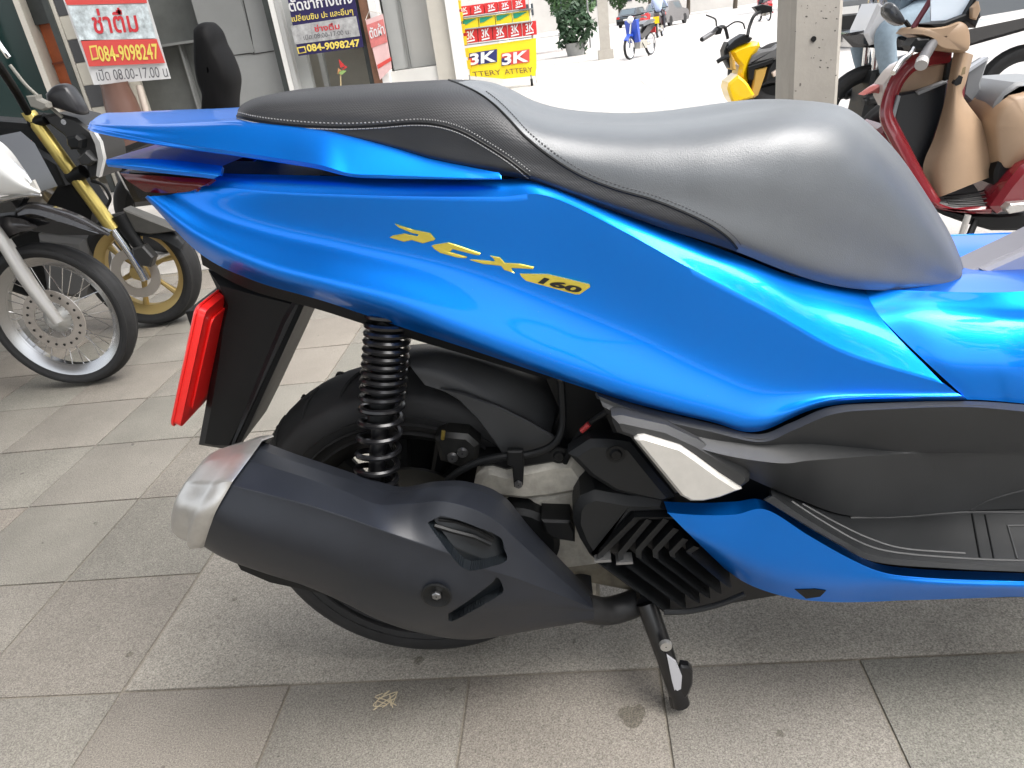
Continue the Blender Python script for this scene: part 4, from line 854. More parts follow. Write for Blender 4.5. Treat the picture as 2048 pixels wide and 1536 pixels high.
# ------------------------------------------------------------------ motorcycles on the left
def spoked_wheel(par, c, R, wt, rimR, rim_m, nsp, hub_m, hubR=.055, disc=None, sgn=-1):
    t, r_ = wheel(par, c, (0, 1, 0), R, wt, rimR, RUB, rim_m, n=64)
    MB().lathe([(.001, -.05), (.02, -.05), (hubR*.6, -.04), (hubR, -.025), (hubR, .025), (hubR*.6, .04), (.001, .05)], c, (0, 1, 0), 28).build('hub', hub_m, par)
    for k in range(nsp):
        a = 2*math.pi*k/nsp; s = -1 if k % 2 else 1; da = .42*(1 if (k//2) % 2 else -1)
        p0 = np.array(c)+[hubR*.9*math.cos(a+da), s*.028, hubR*.9*math.sin(a+da)]; p1 = np.array(c)+[(rimR-.018)*math.cos(a), s*.004, (rimR-.018)*math.sin(a)]
        MB().tube([p0, p1], .0016, 5).build('spoke', CHR, par)
    if disc: MB().lathe([(disc*.62, -.045), (disc, -.045), (disc, -.041), (disc*.62, -.041)], c, (0, 1, 0), 48, closed=True).build('brake_disc', mat('bright_disc', (.55, .51, .47), .35, .8), par)
    return t
def pillow(name, poly, Y, depth, m, par, k=.14):
    q = smoothpx(list(poly)+[poly[0]], 5)[:-1]; p = np.array([PY(x, y, Y) for x, y in q]); c = p.mean(0); rings = []
    for s, d in ((.05, 0.), (1-k*2.6, .0), (1-k*1.5, .06), (1-k*.7, .17), (1-k*.2, .34), (1, .55), (1, .85), (1-k*.3, .96), (1-k, 1.), (.05, 1.)): rings.append(c+(p-c)*s+np.array([0, depth*d, 0]))
    return MB().grid(np.stack(rings), closed_v=True).build(name, m, par, smooth=70)
# -- silver-wheeled motorcycle
YA = 2.21; ca = np.array([PY(122,624,YA)[0], YA, .252])
BA = empty('motorcycle', (ca[0], YA, 0), 'black and grey motorcycle with silver spoked front wheel and clear headlamp', 'motorcycle')
RIMS = mat('polished_rim', (.48, .48, .48), .25, 1.)
tA = spoked_wheel(BA, ca, .25, .078, .203, RIMS, 32, mat('hub_alloy', (.5, .5, .48), .4, .6), .05, .105)
for k in range(20):
    a = 2*math.pi*k/20; MB().lathe([(.001, 0), (.0045, 0)], ca+[.088*math.cos(a)+.0, -.0465, .088*math.sin(a)], (0, 1, 0), 8).build('disc_hole', BLK, BA)
FORK = mat('fork_silver', (.52, .51, .49), .35, .6)
tubepx('fork_leg', [(-60,395),(2,478),(60,568),(118,645)], YA-.085, [.020,.020,.022,.017], FORK, BA, 16); tubepx('fork_leg', [(-52,400),(12,485),(68,575),(126,640)], YA+.075, [.02,.02,.02,.016], FORK, BA, 14)
tubepx('fork_tube', [(-90,350),(-2,474)], YA-.085, .019, BLK, BA, 14)
BODYG = mat('gunmetal_paint', (.035, .033, .035), .22, .3, coat=.7, noise=.05, nscale=10); BODYB = mat('black_paint', (.012, .012, .013), .14, coat=.8)
MB().shell(loft([[PY(x, y, YA+.0) for x, y in [(30,418),(60,404),(110,412),(165,432),(222,466)]], [PY(x, y, YA-.045) for x, y in [(33,422),(60,410),(110,420),(165,442),(220,468)]], [PY(x, y, YA-.055) for x, y in [(36,432),(66,428),(115,442),(165,457),(216,471)]]], 30, 9), .003).build('front_fender', BODYG, BA)
MB().shell(loft([[PY(x, y, YA-.05) for x, y in [(-60,455),(0,436),(40,437),(75,452)]], [PY(x, y, YA-.06) for x, y in [(-60,480),(0,458),(36,450),(75,454)]], [PY(x, y, YA-.055) for x, y in [(-60,510),(0,484),(30,468),(75,456)]]], 24, 9), .004).build('fender_stay', BODYG, BA)
part('fender_skirt', [(-60,440),(20,430),(120,444),(205,470),(120,470),(60,462),(0,486),(-60,500)], YA-.03, .06, BODYB, BA)
HL = mat('headlamp_lens', (.82, .82, .80), .08, coat=1.)
g_ = loft([[PY(x, y, YA-.02) for x, y in [(-70,262),(-10,278),(20,300),(48,338),(72,372)]], [PY(x, y, YA-.10) for x, y in [(-70,290),(-10,305),(15,325),(42,352),(76,378)]], [PY(x, y, YA-.13) for x, y in [(-70,330),(-14,340),(10,352),(40,370),(80,386)]], [PY(x, y, YA-.10) for x, y in [(-70,380),(-14,384),(10,386),(42,388),(80,390)]], [PY(x, y, YA-.02) for x, y in [(-70,420),(-14,410),(10,404),(42,398),(80,393)]]], 30, 25)
MB().shell(g_, .004).build('headlamp', HL, BA, smooth=60)
tubepx('headlamp_trim', [(-40,398),(0,400),(45,392),(82,390)], YA-.1, .004, CHR, BA, 8); tubepx('headlamp_trim', [(52,350),(76,384)], YA-.105, .004, CHR, BA, 8)
part('indicator', [(57,372),(66,360),(78,385),(60,388)], YA-.12, .01, mat('indicator_lens', (.6, .58, .54), .1, coat=1), BA)
part('cowl', [(-90,300),(-20,275),(10,300),(60,390),(30,440),(-90,460)], YA+.0, .14, BODYB, BA, .01)
part('headlamp_reflector', [(-60,300),(0,310),(40,345),(60,380),(0,395),(-60,400)], YA-.09, .02, CHR, BA)
# rest of the machine, left of the frame
rwA = ca+np.array([-1.22, 0, 0]); spoked_wheel(BA, rwA, .25, .09, .203, RIMS, 32, mat('hub_alloy', (.5, .5, .48), .4, .6), .06)
zz = lambda pts, y0, d: MB().prism([(ca[0]+x, y0, z) for x, z in pts], (0, d, 0), bev=.02)
zz([(-.35,.62),(-.55,.50),(-.80,.45),(-1.1,.55),(-1.4,.68),(-1.35,.74),(-.9,.74),(-.6,.66)], YA-.11, .22).build('body', BODYG, BA); zz([(-.5,.22),(-.85,.22),(-.95,.36),(-.75,.48),(-.5,.44)], YA-.12, .24).build('engine', ALU, BA)
zz([(-.55,.68),(-.8,.74),(-1.3,.76),(-1.42,.74),(-1.4,.80),(-1.1,.83),(-.8,.80),(-.58,.75)], YA-.12, .24).build('seat', VINYL, BA); zz([(-.28,.60),(-.36,.62),(-.5,.95),(-.40,.98)], YA-.05, .1).build('steering_head', BODYB, BA)
MB().tube([(ca[0]-.42, YA-.34, .97), (ca[0]-.36, YA-.15, 1.0), (ca[0]-.36, YA+.15, 1.0), (ca[0]-.42, YA+.34, .97)], .012, 10).build('handlebar', BLK, BA); zz([(-.85,.28),(-1.25,.22),(-1.25,.28),(-.85,.36)], YA-.06, .12).build('swing_arm', BLK, BA)
# -- gold-forked motorcycle
YG = 2.78; cg = np.array([PY(290,548,YG)[0], YG, .238])
BG = empty('motorcycle', (cg[0], YG, 0), 'black motorcycle with gold front fork and gold wheel behind the silver-wheeled one', 'motorcycle')
GOLDR = mat('gold_wheel', (.50, .37, .15), .36, .5); GOLDF = mat('gold_fork', (.56, .44, .13), .30, .7)
tG, _ = wheel(BG, cg, (0, 1, 0), .236, .105, .176, RUB, GOLDR, n=64)
MB().lathe([(.001, -.06), (.025, -.06), (.04, -.03), (.04, .03), (.025, .05), (.001, .05)], cg, (0, 1, 0), 24).build('hub', GOLDR, BG)
for k in range(6):
    a = 2*math.pi*k/6+.25; MB().tube([cg+[.035*math.cos(a), 0, .035*math.sin(a)], cg+[.10*math.cos(a+.05), -.01, .10*math.sin(a+.05)], cg+[.155*math.cos(a), 0, .155*math.sin(a)]], [.013, .009, .014], 8).build('spoke', GOLDR, BG)
MB().lathe([(.062, -.06), (.10, -.06), (.10, -.056), (.062, -.056)], cg, (0, 1, 0), 48, closed=True).build('brake_disc', mat('bright_disc', (.55, .51, .47), .35, .8), BG)
YN = YG-.1
tubepx('fork_outer', [(66,236),(70,243),(218,446),(221,450)], YN, [.024,.024,.026,.026], GOLDF, BG, 18); tubepx('fork_outer', [(150,372),(178,420)], YG+.1, [.024,.024], GOLDF, BG, 14)
tubepx('fork_inner', [(218,446),(268,518),(292,560)], YN, .017, CHR, BG, 16); tubepx('fork_inner', [(178,420),(300,556)], YG+.1, .017, CHR, BG, 12)
tubepx('fork_clamp', [(62,246),(92,238)], YN-.004, .020, BLK, BG, 12); tubepx('fork_clamp', [(140,356),(168,343)], YN-.004, .026, BLK, BG, 12)
tubepx('fork_guard', [(238,430),(262,470),(300,520)], YN+.02, [.03,.026,.02], BLK, BG, 12)
part('caliper', [(262,498),(285,492),(306,515),(300,535),(280,532),(266,515)], YN-.02, .04, mat('caliper_grey', (.05, .05, .05), .4, .5), BG, .006)
MB().shell(loft([[PY(x, y, YG+.02) for x, y in [(258,445),(300,448),(345,455),(370,480)]], [PY(x, y, YG-.05) for x, y in [(250,452),(295,456),(345,466),(368,486)]], [PY(x, y, YG-.07) for x, y in [(240,470),(285,472),(330,482),(362,500)]]], 24, 9), .004).build('front_fender', DKP, BG)
part('fender_plate', [(245,418),(300,440),(352,462),(300,470),(255,462)], YN+.02, .06, mat('grey_fender', (.07, .068, .062), .5, noise=.15, nscale=30), BG, .005)
part('headlamp_cowl', [(84,232),(110,226),(150,236),(190,268),(203,300),(206,325),(196,356),(178,362),(170,330),(150,300),(125,270),(98,250)], YN-.02, .16, mat('satin_grey', (.03, .03, .03), .4), BG, .01)
part('headlamp_glass', [(186,262),(200,285),(207,318),(198,355),(192,352),(196,318),(190,288),(178,262)], YN-.03, .02, mat('clear_edge', (.55, .55, .54), .15, coat=1), BG)
pillow('mirror', [(84,188),(100,172),(118,169),(135,180),(157,215),(158,232),(120,222),(92,212)], YN-.05, .06, mat('mirror_shell', (.03, .03, .033), .3), BG)
part('indicator', [(130,275),(150,270),(162,280),(160,298),(140,300),(132,290)], YN-.06, .05, DKP, BG, .008); part('indicator', [(152,318),(170,302),(190,322),(178,332),(160,330)], YN-.05, .05, GREYP, BG, .006)
tubepx('brake_hose', [(183,362),(205,370),(220,395),(215,412)], YN-.03, .006, BLK, BG, 8); tubepx('brake_hose', [(20,130),(52,170),(85,200),(125,235)], YN-.02, .006, mat('clear_hose', (.3, .29, .25), .4), BG, 8)
tubepx('handlebar', [(-30,95),(0,135),(30,180),(60,232)], [YN-.30, YN-.25, YN-.1, YN], .014, BLK, BG, 10); tubepx('handlebar', [(60,232),(100,236)], [YN+.03, YG+.1], .018, BLK, BG, 10)
part('fluid_reservoir', [(50,192),(72,190),(74,198),(92,206),(95,216),(84,222),(60,214)], YN-.1, .03, mat('reservoir_grey', (.28, .27, .24), .5), BG, .005); MB().lathe([(.001, 0), (.01, 0)], PY(127,244,YN-.021), (0, 1, 0), 12).build('cowl_screw', CHR, BG)
tubepx('lever', [(-20,60),(0,90),(18,115)], YN-.2, .008, CHR, BG, 8)
part('frame', [(-60,240),(70,250),(130,340),(180,420),(170,470),(150,560),(60,600),(-60,560)], YG-.02, .14, BLK, BG, .02)
part('radiator_guard', [(60,300),(110,330),(130,372),(100,380),(70,350)], YG-.08, .05, DKP, BG, .006); part('belly_pan', [(70,470),(165,480),(180,540),(165,600),(90,590)], YG-.08, .16, mat('engine_grey', (.10, .10, .10), .5), BG, .02)
part('bleed_screw', [(45,281),(60,281),(60,290),(46,290)], YN-.03, .01, REDP, BG)
rwG = cg+np.array([-1.2, 0, 0]); wheel(BG, rwG, (0, 1, 0), .24, .12, .176, RUB, GOLDR, n=48); gz = lambda pts, y0, d: MB().prism([(cg[0]+x, y0, z) for x, z in pts], (0, d, 0), bev=.02)
gz([(-.45,.55),(-.6,.7),(-.8,.72),(-1.3,.78),(-1.5,.82),(-1.5,.76),(-1.1,.62),(-.8,.5)], YG-.11, .22).build('body', BODYB, BG); gz([(-.85,.30),(-1.2,.21),(-1.2,.28),(-.85,.38)], YG-.07, .14).build('swing_arm', BLK, BG); gz([(-.75,.74),(-1.3,.80),(-1.45,.84),(-1.3,.86),(-.8,.80)], YG-.11, .22).build('seat', VINYL, BG)
# dark hose reel legs etc. are left out; a black scooter with its seat tipped up stands further back
YS = 4.1; bs_ = PY(420,200,YS)
BS = empty('black_scooter', (bs_[0], YS, 0), 'black scooter behind the blue one with its padded seat tipped upright', 'scooter')
sl_ = [(377,52),(386,45),(402,46),(416,62),(426,88),(438,110),(450,138),(456,165),(453,200),(446,260),(400,260),(398,205),(385,165),(378,120)]
pillow('seat', sl_, YS-.12, .2, VBLK, BS)
bx0 = bs_[0]
MB().prism([(bx0+x, YS-.15, z) for x, z in [(-.55,.30),(.55,.30),(.65,.55),(.35,.66),(-.2,.68),(-.6,.60)]], (0, .3, 0), bev=.03).build('body', BODYB, BS)
for dx in (-.5, .6): wheel(BS, np.array([bx0+dx, YS, .25]), (0, 1, 0), .25, .1, .16, RUB, BLK, n=40)
# ------------------------------------------------------------------ red and beige scooter at the kerb
YQ = 2.95; qb = G(1930,470)
RS = empty('red_scooter', (qb[0]+.25, YQ, 0), 'dark red and beige scooter parked at the kerb beside the concrete pole', 'scooter')
REDB = mat('dark_red_paint', (.15, .008, .014), .2, coat=.8); BEI = mat('beige_plastic', (.30, .205, .13), .5, noise=.08, nscale=8, bump=.1, bscale=500); DGL = mat('dark_glovebox', (.007, .009, .012), .4)
SGREY = mat('scooter_grey', (.17, .175, .18), .4)
def qy(s): return YQ+s
# leg shield: red rim wraps the inner panels
rimp = [(1897,110),(1855,117),(1822,130),(1798,155),(1783,185),(1775,215),(1776,240),(1790,270),(1812,312),(1838,362),(1868,410)]
p_ = np.array([PY(x, y, qy(.06-.012*i)) for i, (x, y) in enumerate(rimp)]); MB().tube(cr(p_, 60), .020, 10, flat=1.5).build('leg_shield_rim', REDB, RS)
part('leg_shield', [(1897,112),(1860,118),(1826,132),(1802,158),(1788,188),(1780,215),(1781,240),(1794,268),(1816,310),(1842,360),(1870,405),(1920,300),(1935,150)], qy(.12), .04, REDB, RS, .01)
part('shield_trim', [(1796,190),(1802,192),(1790,238),(1815,285),(1848,350),(1862,385),(1850,380),(1815,318),(1786,262),(1780,238)], qy(-.02), .02, mat('trim_grey', (.14, .15, .16), .3), RS, .002)
part('glovebox', [(1798,188),(1840,180),(1898,160),(1890,215),(1868,280),(1852,340),(1835,335),(1808,280),(1788,240)], qy(.06), .06, DGL, RS, .008)
part('glovebox_lid', [(1834,184),(1892,162),(1896,166),(1838,190)], qy(.045), .03, SGREY, RS, .002)
part('inner_panel', [(1806,152),(1830,138),(1895,117),(1893,160),(1838,182),(1800,188),(1800,168)], qy(.09), .04, BEI, RS, .006)
part('slot', [(1896,118),(1909,115),(1901,160),(1889,163)], qy(.07), .02, BLK, RS)
g_ = loft([[PY(x, y, qy(.02)) for x, y in [(1908,100),(1896,165),(1886,215),(1868,275),(1846,335),(1858,398)]], [PY(x, y, qy(-.05)) for x, y in [(1922,102),(1908,165),(1902,215),(1895,275),(1885,335),(1885,392)]], [PY(x, y, qy(-.05)) for x, y in [(1936,106),(1920,165),(1916,210),(1925,260),(1935,320),(1940,370)]], [PY(x, y, qy(.03)) for x, y in [(1947,110),(1932,165),(1926,192),(1960,240),(1995,290),(2005,345)]]], 40, 25)
MB().shell(g_, .004).build('tunnel_cover', BEI, RS, smooth=50)
part('ignition_key', [(1908,166),(1918,150),(1926,154),(1922,168),(1912,172)], qy(-.06), .02, BLK, RS); part('switch', [(1920,138),(1932,133),(1930,148),(1922,150)], qy(-.055), .015, mat('brass_switch', (.2, .15, .08), .5), RS)
pillow('handlebar_cover', [(1836,68),(1848,56),(1870,54),(1898,50),(1930,40),(1948,58),(1946,104),(1905,104),(1885,100),(1872,92),(1862,78)], qy(-.09), .2, BEI, RS, .08)
part('dash', [(1858,48),(1890,44),(1932,28),(1952,-6),(1962,30),(1952,56),(1935,42),(1900,52),(1870,56)], qy(-.07), .12, BLK, RS, .004); part('windscreen', [(1862,-30),(1955,-35),(1948,6),(1928,30),(1895,40),(1862,42)], qy(-.04), .006, mat('screen_glass', (.62, .70, .78), .06, coat=1), RS)
part('instrument_rim', [(1945,15),(1958,2),(1962,20),(1953,40),(1944,36)], qy(-.09), .02, BEI, RS, .003)
tubepx('grip', [(1864,88),(1852,108),(1843,124)], [qy(-.08), qy(-.14), qy(-.2)], .018, mat('grip_grey', (.09, .09, .095), .4), RS, 14); tubepx('grip_end', [(1845,121),(1842,131)], [qy(-.19), qy(-.21)], .020, mat('grip_cap', (.35, .34, .33), .4), RS, 14)
tubepx('brake_lever', [(1826,98),(1818,110),(1800,125),(1786,146)], [qy(-.12), qy(-.16), qy(-.2), qy(-.24)], .009, CHR, RS, 8); part('switch_box', [(1822,92),(1835,76),(1862,74),(1868,92),(1846,102),(1828,102)], qy(-.09), .08, BLK, RS, .008)
pillow('mirror', [(1775,14),(1788,4),(1802,18),(1816,44),(1806,52),(1790,46),(1776,30)], qy(.08), .07, mat('mirror_shell2', (.04, .043, .047), .2), RS); tubepx('mirror_stem', [(1810,42),(1822,58),(1832,78)], qy(.06), .008, BLK, RS, 8); tubepx('screen_stay', [(1868,-12),(1850,18),(1826,56)], qy(.0), .010, mat('stay_red', (.12, .02, .03), .3), RS, 8)
part('front_cowl', [(1748,266),(1772,250),(1782,268),(1804,300),(1800,308),(1782,305),(1764,288)], qy(.1), .2, REDB, RS, .02); part('front_winker', [(1727,191),(1750,175),(1772,162),(1778,170),(1770,190),(1750,186)], qy(.2), .06, mat('winker_red', (.36, .09, .08), .2, coat=.6), RS, .006)
part('headlamp_side', [(1784,148),(1800,132),(1815,125),(1796,156),(1784,190),(1776,215),(1766,195),(1768,170)], qy(.16), .1, mat('pale_lens', (.45, .40, .38), .2, coat=1), RS, .01)
g_ = loft([[PY(x, y, qy(.12)) for x, y in [(1862,392),(1900,374),(1950,358),(1995,338)]], [PY(x, y, qy(-.02)) for x, y in [(1866,402),(1905,398),(1950,396),(1992,390)]], [PY(x, y, qy(-.08)) for x, y in [(1872,410),(1910,416),(1950,417),(1990,410)]]], 24, 13)
MB().shell(g_, .006).build('floor_mat', mat('mat_grey', (.10, .098, .095), .6), RS)
for k in range(4): tubepx('mat_ridge', [(1885+k*4,392+k*5),(1930,388+k*7),(1985,378+k*9)], qy(-.01-.02*k), .003, BLK, RS, 5)
part('floor_trim', [(1866,404),(1910,418),(1990,413),(1985,428),(1940,428),(1880,420)], qy(-.09), .3, REDB, RS, .008); part('side_panel', [(2120,300),(2048,332),(2015,372),(1985,415),(2000,430),(2048,410),(2120,395)], qy(-.12), .3, REDB, RS, .02)
part('seat_base', [(1990,345),(2000,320),(2030,300),(2060,330),(2020,372),(1996,405),(1990,410)], qy(-.05), .2, BLK, RS, .01)
part('underside', [(1874,418),(1940,428),(2000,430),(2120,420),(2120,452),(2040,462),(1985,462),(1935,448),(1890,432)], qy(-.04), .25, BLK, RS, .01)
part('passenger_peg', [(2012,418),(2022,408),(2060,405),(2060,420),(2020,428)], qy(-.16), .05, SILV, RS, .004)
pillow('rear_body', [(1986,252),(1992,228),(2004,207),(2020,193),(2042,184),(2140,176),(2140,340),(2048,340),(2000,345)], qy(-.06), .34, BEI, RS, .07); part('seat', [(1985,232),(1992,205),(2012,180),(2034,165),(2140,158),(2140,172),(2040,180),(2014,196),(1998,220),(1992,245)], qy(-.02), .34, SGREY, RS, .012)
part('far_shield', [(1934,142),(1975,116),(1978,122),(1962,168),(1968,196),(1990,250),(1984,252),(1950,212),(1926,190)], qy(.14), .06, SGREY, RS, .008); part('far_shield_edge', [(1934,140),(1976,113),(1978,118),(1936,146)], qy(.13), .03, mat('edge_pale', (.4, .42, .45), .3), RS)
tubepx('side_stand', [(1936,430),(1922,474)], qy(-.1), .012, SILV, RS, 8); tubepx('centre_stand', [(1952,440),(1934,482)], [qy(-.06), qy(-.1)], .013, BLK, RS, 8)
rq = PY(2200,380,qy(.1)); wheel(RS, np.array([rq[0], qy(.1), .25]), (0, 1, 0), .25, .1, .16, RUB, BLK, n=40); fq = PY(1790,330,qy(.25)); wheel(RS, np.array([fq[0]+.08, qy(.28), .25]), (.35, 1, 0), .25, .09, .17, RUB, BLK, n=40)
# ------------------------------------------------------------------ yellow scooter behind the pole
YY = 6.9
YS_ = empty('yellow_scooter', (PY(1520,230,YY)[0], YY, 0), 'bright yellow and black scooter parked on the road behind the concrete pole', 'scooter')
YLW = mat('yellow_paint', (.72, .46, .0), .28, coat=.6); YLD = mat('ochre_plastic', (.42, .25, .05), .5)
part('tank_cover', [(1462,102),(1478,93),(1500,85),(1519,83),(1522,92),(1514,106),(1506,114),(1500,128),(1495,145),(1497,165),(1486,163),(1476,150),(1480,132),(1468,118)], YY, .26, YLW, YS_, .03)
part('leg_shield', [(1477,150),(1490,160),(1497,168),(1510,190),(1506,196),(1468,209),(1462,200),(1455,178),(1458,166)], YY-.06, .3, YLW, YS_, .02); part('front_panel', [(1461,104),(1470,120),(1472,140),(1464,140)], YY-.02, .2, YLD, YS_, .01)
part('floor_board', [(1468,211),(1504,199),(1512,205),(1508,222),(1475,226)], YY-.06, .3, mat('yellow_grey', (.19, .185, .18), .5), YS_, .01)
part('seat', [(1498,130),(1505,112),(1520,101),(1545,96),(1556,88),(1570,90),(1570,115),(1530,124),(1500,131)], YY-.02, .28, mat('seat_grey', (.10, .10, .10), .4), YS_, .02); part('seat_rail', [(1497,133),(1532,122),(1548,116),(1546,126),(1510,138),(1507,160),(1497,160)], YY-.03, .2, BLK, YS_, .006)
part('side_panel', [(1510,140),(1535,134),(1530,152),(1517,190),(1506,198),(1503,185),(1508,160)], YY-.02, .24, YLD, YS_, .01); part('rear_body', [(1536,134),(1552,110),(1590,100),(1590,168),(1540,166),(1525,170)], YY, .22, DKP, YS_, .02)
part('engine', [(1506,200),(1520,175),(1560,165),(1560,222),(1508,222)], YY+.06, .16, BLK, YS_, .01)
yw = PY(1548,205,YY); wheel(YS_, np.array([PY(1556,205,YY)[0], YY+.1, .27]), (0, 1, 0), .27, .12, .16, RUB, DKP, n=40); wheel(YS_, np.array([PY(1505,200,YY+.6)[0], YY+.75, .26]), (.9, .6, 0), .26, .1, .16, RUB, DKP, n=40)
part('indicator', [(1545,146),(1556,138),(1558,150),(1548,154)], YY-.05, .05, mat('indicator_lens2', (.6, .5, .42), .2, coat=1), YS_, .006)
part('instrument_cluster', [(1455,95),(1470,80),(1490,68),(1506,76),(1500,84),(1478,92),(1460,102)], YY+.0, .2, BLK, YS_, .01); part('headlamp_cowl', [(1448,102),(1456,84),(1463,104),(1462,140),(1450,118)], YY+.05, .18, BLK, YS_, .01)
tubepx('handlebar', [(1402,80),(1430,62),(1440,54),(1450,56),(1456,78)], [YY-.3, YY-.2, YY-.1, YY, YY], .014, BLK, YS_, 8); tubepx('handlebar', [(1495,72),(1500,50),(1512,28),(1540,20)], [YY, YY+.05, YY+.1, YY+.3], .014, BLK, YS_, 8)
tubepx('grip', [(1404,79),(1428,64)], [YY-.3, YY-.2], .02, mat('grip_grey', (.09, .09, .095), .4), YS_, 10); tubepx('brake_cable', [(1452,55),(1470,44),(1485,46),(1490,58)], YY, .006, BLK, YS_, 6); part('switch_box', [(1428,60),(1436,52),(1446,56),(1442,68),(1432,70)], YY-.18, .06, BLK, YS_, .005)
tubepx('mirror_stem', [(1433,52),(1430,38),(1412,30)], YY-.2, .007, BLK, YS_, 6); tubepx('foot_peg', [(1434,124),(1444,118),(1458,112)], YY, .018, BLK, YS_, 8); part('front_switch', [(1508,14),(1525,8),(1545,12),(1545,24),(1520,28)], YY+.15, .1, BLK, YS_, .005)
# ------------------------------------------------------------------ passing rider on the road
def skin_body(name, joints, edges, m, par, sub=2, root=0):
    me = bpy.data.meshes.new(name); org = np.array(par.location) if par else np.zeros(3)
    me.from_pydata([tuple(np.array(j[0])-org) for j in joints], edges, []); o = bpy.data.objects.new(name, me); COL.objects.link(o)
    md = o.modifiers.new('skin', 'SKIN'); 
    for i, j in enumerate(joints): r = j[1]; me.skin_vertices[0].data[i].radius = (r, r) if np.isscalar(r) else r
    me.skin_vertices[0].data[root].use_root = True
    md.use_smooth_shade = True; s = o.modifiers.new('sub', 'SUBSURF'); s.levels = s.render_levels = sub
    bpy.context.view_layer.update(); nm = bpy.data.meshes.new_from_object(o.evaluated_get(bpy.context.evaluated_depsgraph_get()))
    bpy.data.objects.remove(o); nm.name = name; nm.shade_smooth(); nm.materials.clear(); nm.materials.append(m)
    o = bpy.data.objects.new(name, nm); COL.objects.link(o)
    if par: o.parent = par
    return o
YR2 = 5.2
JEAN = mat('blue_grey_denim', (.20, .26, .31), .85, noise=.15, nscale=25); SHIRT = mat('dark_shirt', (.05, .05, .055), .8); SKIN = mat('skin', (.42, .26, .18), .5); HAIRM = mat('helmet_black', (.02, .02, .022), .15, coat=1)
kn = PY(1766,62,YR2-.22); an = PY(1782,168,YR2-.2); hp_ = PY(1850,28,YR2-.08); ax_ = np.array([1, 0, 0])
MC = empty('motorcycle', (hp_[0], YR2, 0), 'dark motorcycle with white fairing ridden along the road behind the red scooter', 'motorcycle')
RD = empty('person', (hp_[0], YR2, 0), 'rider in blue-grey jeans and dark shirt sitting on the passing motorcycle', 'person')
hz = hp_[2]; X0 = hp_[0]
m2 = lambda p: np.array([p[0], 2*YR2-p[1], p[2]])
pel = np.array([X0+.03, YR2, hz+.02]); ch = pel+[-.10, 0, .42]; nk = ch+[-.03, 0, .14]; shr, shl = ch+[-.01, -.19, .06], ch+[-.01, .19, .06]
hand = PY(1790,40,YR2-.3)*[1, 0, 0]+[0, YR2-.30, .98]; handl = m2(hand); elb = (shr+hand)/2+[.08, -.06, -.10]; elbl = m2(elb)
jb = [(pel, .15), ((pel+ch)/2, .15), (ch, .17), (nk, .06), (shr, .075), (elb, .05), (shl, .075), (elbl, .05), (hand, .036), (handl, .036)]
skin_body('torso', jb, [(0, 1), (1, 2), (2, 3), (2, 4), (4, 5), (2, 6), (6, 7), (5, 8), (7, 9)], SHIRT, RD)
jl = [(pel, .14), (hp_, .095), (kn, .075), (an, .048), (m2(hp_), .095), (m2(kn), .075), (m2(an), .048)]
skin_body('jeans', jl, [(0, 1), (1, 2), (2, 3), (0, 4), (4, 5), (5, 6)], JEAN, RD)
hd = nk+np.array([-.02, 0, .15]); MB().lathe([(.001, -.16), (.09, -.15), (.128, -.08), (.14, .0), (.125, .08), (.07, .13), (.001, .145)], hd, (0, 0, 1), 28).build('helmet', HAIRM, RD)
MB().lathe([(.001, -.12), (.06, -.10), (.085, -.04), (.085, .04), (.001, .08)], hd+[-.06, 0, -.02], (0, 0, 1), 20).build('face', SKIN, RD)
for a_ in (an, m2(an)):
    MB().tube(cr([a_+[.08, 0, -.07], a_+[.0, 0, -.06], a_+[-.10, 0, -.075], a_+[-.16, 0, -.085]], 12), [.03]*4+[.042]*6+[.028]*2, 10, flat=.8).build('shoe', BLK, RD)
for h_, s in ((hand, -1), (handl, 1)):
    hm = MB(); hm.tube([h_+[.03, 0, .02], h_, h_+[-.03, 0, .0]], [.024, .036, .03], 10, flat=.7)
    for k in range(4): hm.tube([h_+[-.03, -.03+.02*k, .01], h_+[-.06, -.03+.02*k, -.01], h_+[-.045, -.03+.02*k, -.04]], .009, 6)
    hm.tube([h_+[.0, s*-.03, -.01], h_+[-.02, s*-.045, -.03], h_+[-.04, s*-.04, -.035]], .010, 6); hm.build('hand', SKIN, RD)
fwc = np.array([X0-.28, YR2, .29-.15]); rwc = np.array([X0+.66, YR2, .29-.15])
for c in (fwc, rwc): wheel(MC, c, (0, 1, 0), .29, .09, .215, RUB, DKP, n=40)
mz = lambda pts, y0, d, bev=.02: MB().prism([(X0+x, y0, z) for x, z in pts], (0, d, 0), bev=bev)
seatz = hz-.1
mz([(-.42,.55),(-.30,seatz-.05),(.1,seatz-.14),(.9,seatz-.02),(.95,seatz+.05),(.2,seatz),(-.1,seatz-.02),(-.3,seatz+.06),(-.5,seatz+.05)], YR2-.12, .24).build('body', BODYB, MC); mz([(-.35,.1),(.25,.05),(.35,.3),(.0,.45),(-.3,.4)], YR2-.14, .28).build('engine', DKP, MC)
mz([(-.37,.62),(-.33,.55),(-.24,.56),(-.22,.74),(-.30,.78)], YR2-.14, .28, .02).build('fairing', mat('white_fairing', (.55, .55, .56), .25, coat=.6), MC)
for s in (-.08, .08): MB().tube([fwc+[0, s, 0], (X0-.26, YR2+s, .92)], .02, 10).build('fork_leg', CHR, MC)
MB().tube([hand+[-.01, -.08, -.02], (X0-.30, YR2, .95), handl+[-.01, .08, -.02]], .013, 8).build('handlebar', BLK, MC); mz([(.2,.10),(.66,.10),(.66,.18),(.2,.2)], YR2-.08, .16).build('swing_arm', BLK, MC); MB().tube([(X0+.2, YR2-.16, .12), (X0+.85, YR2-.18, .22)], .05, 14).build('muffler', SILV, MC)
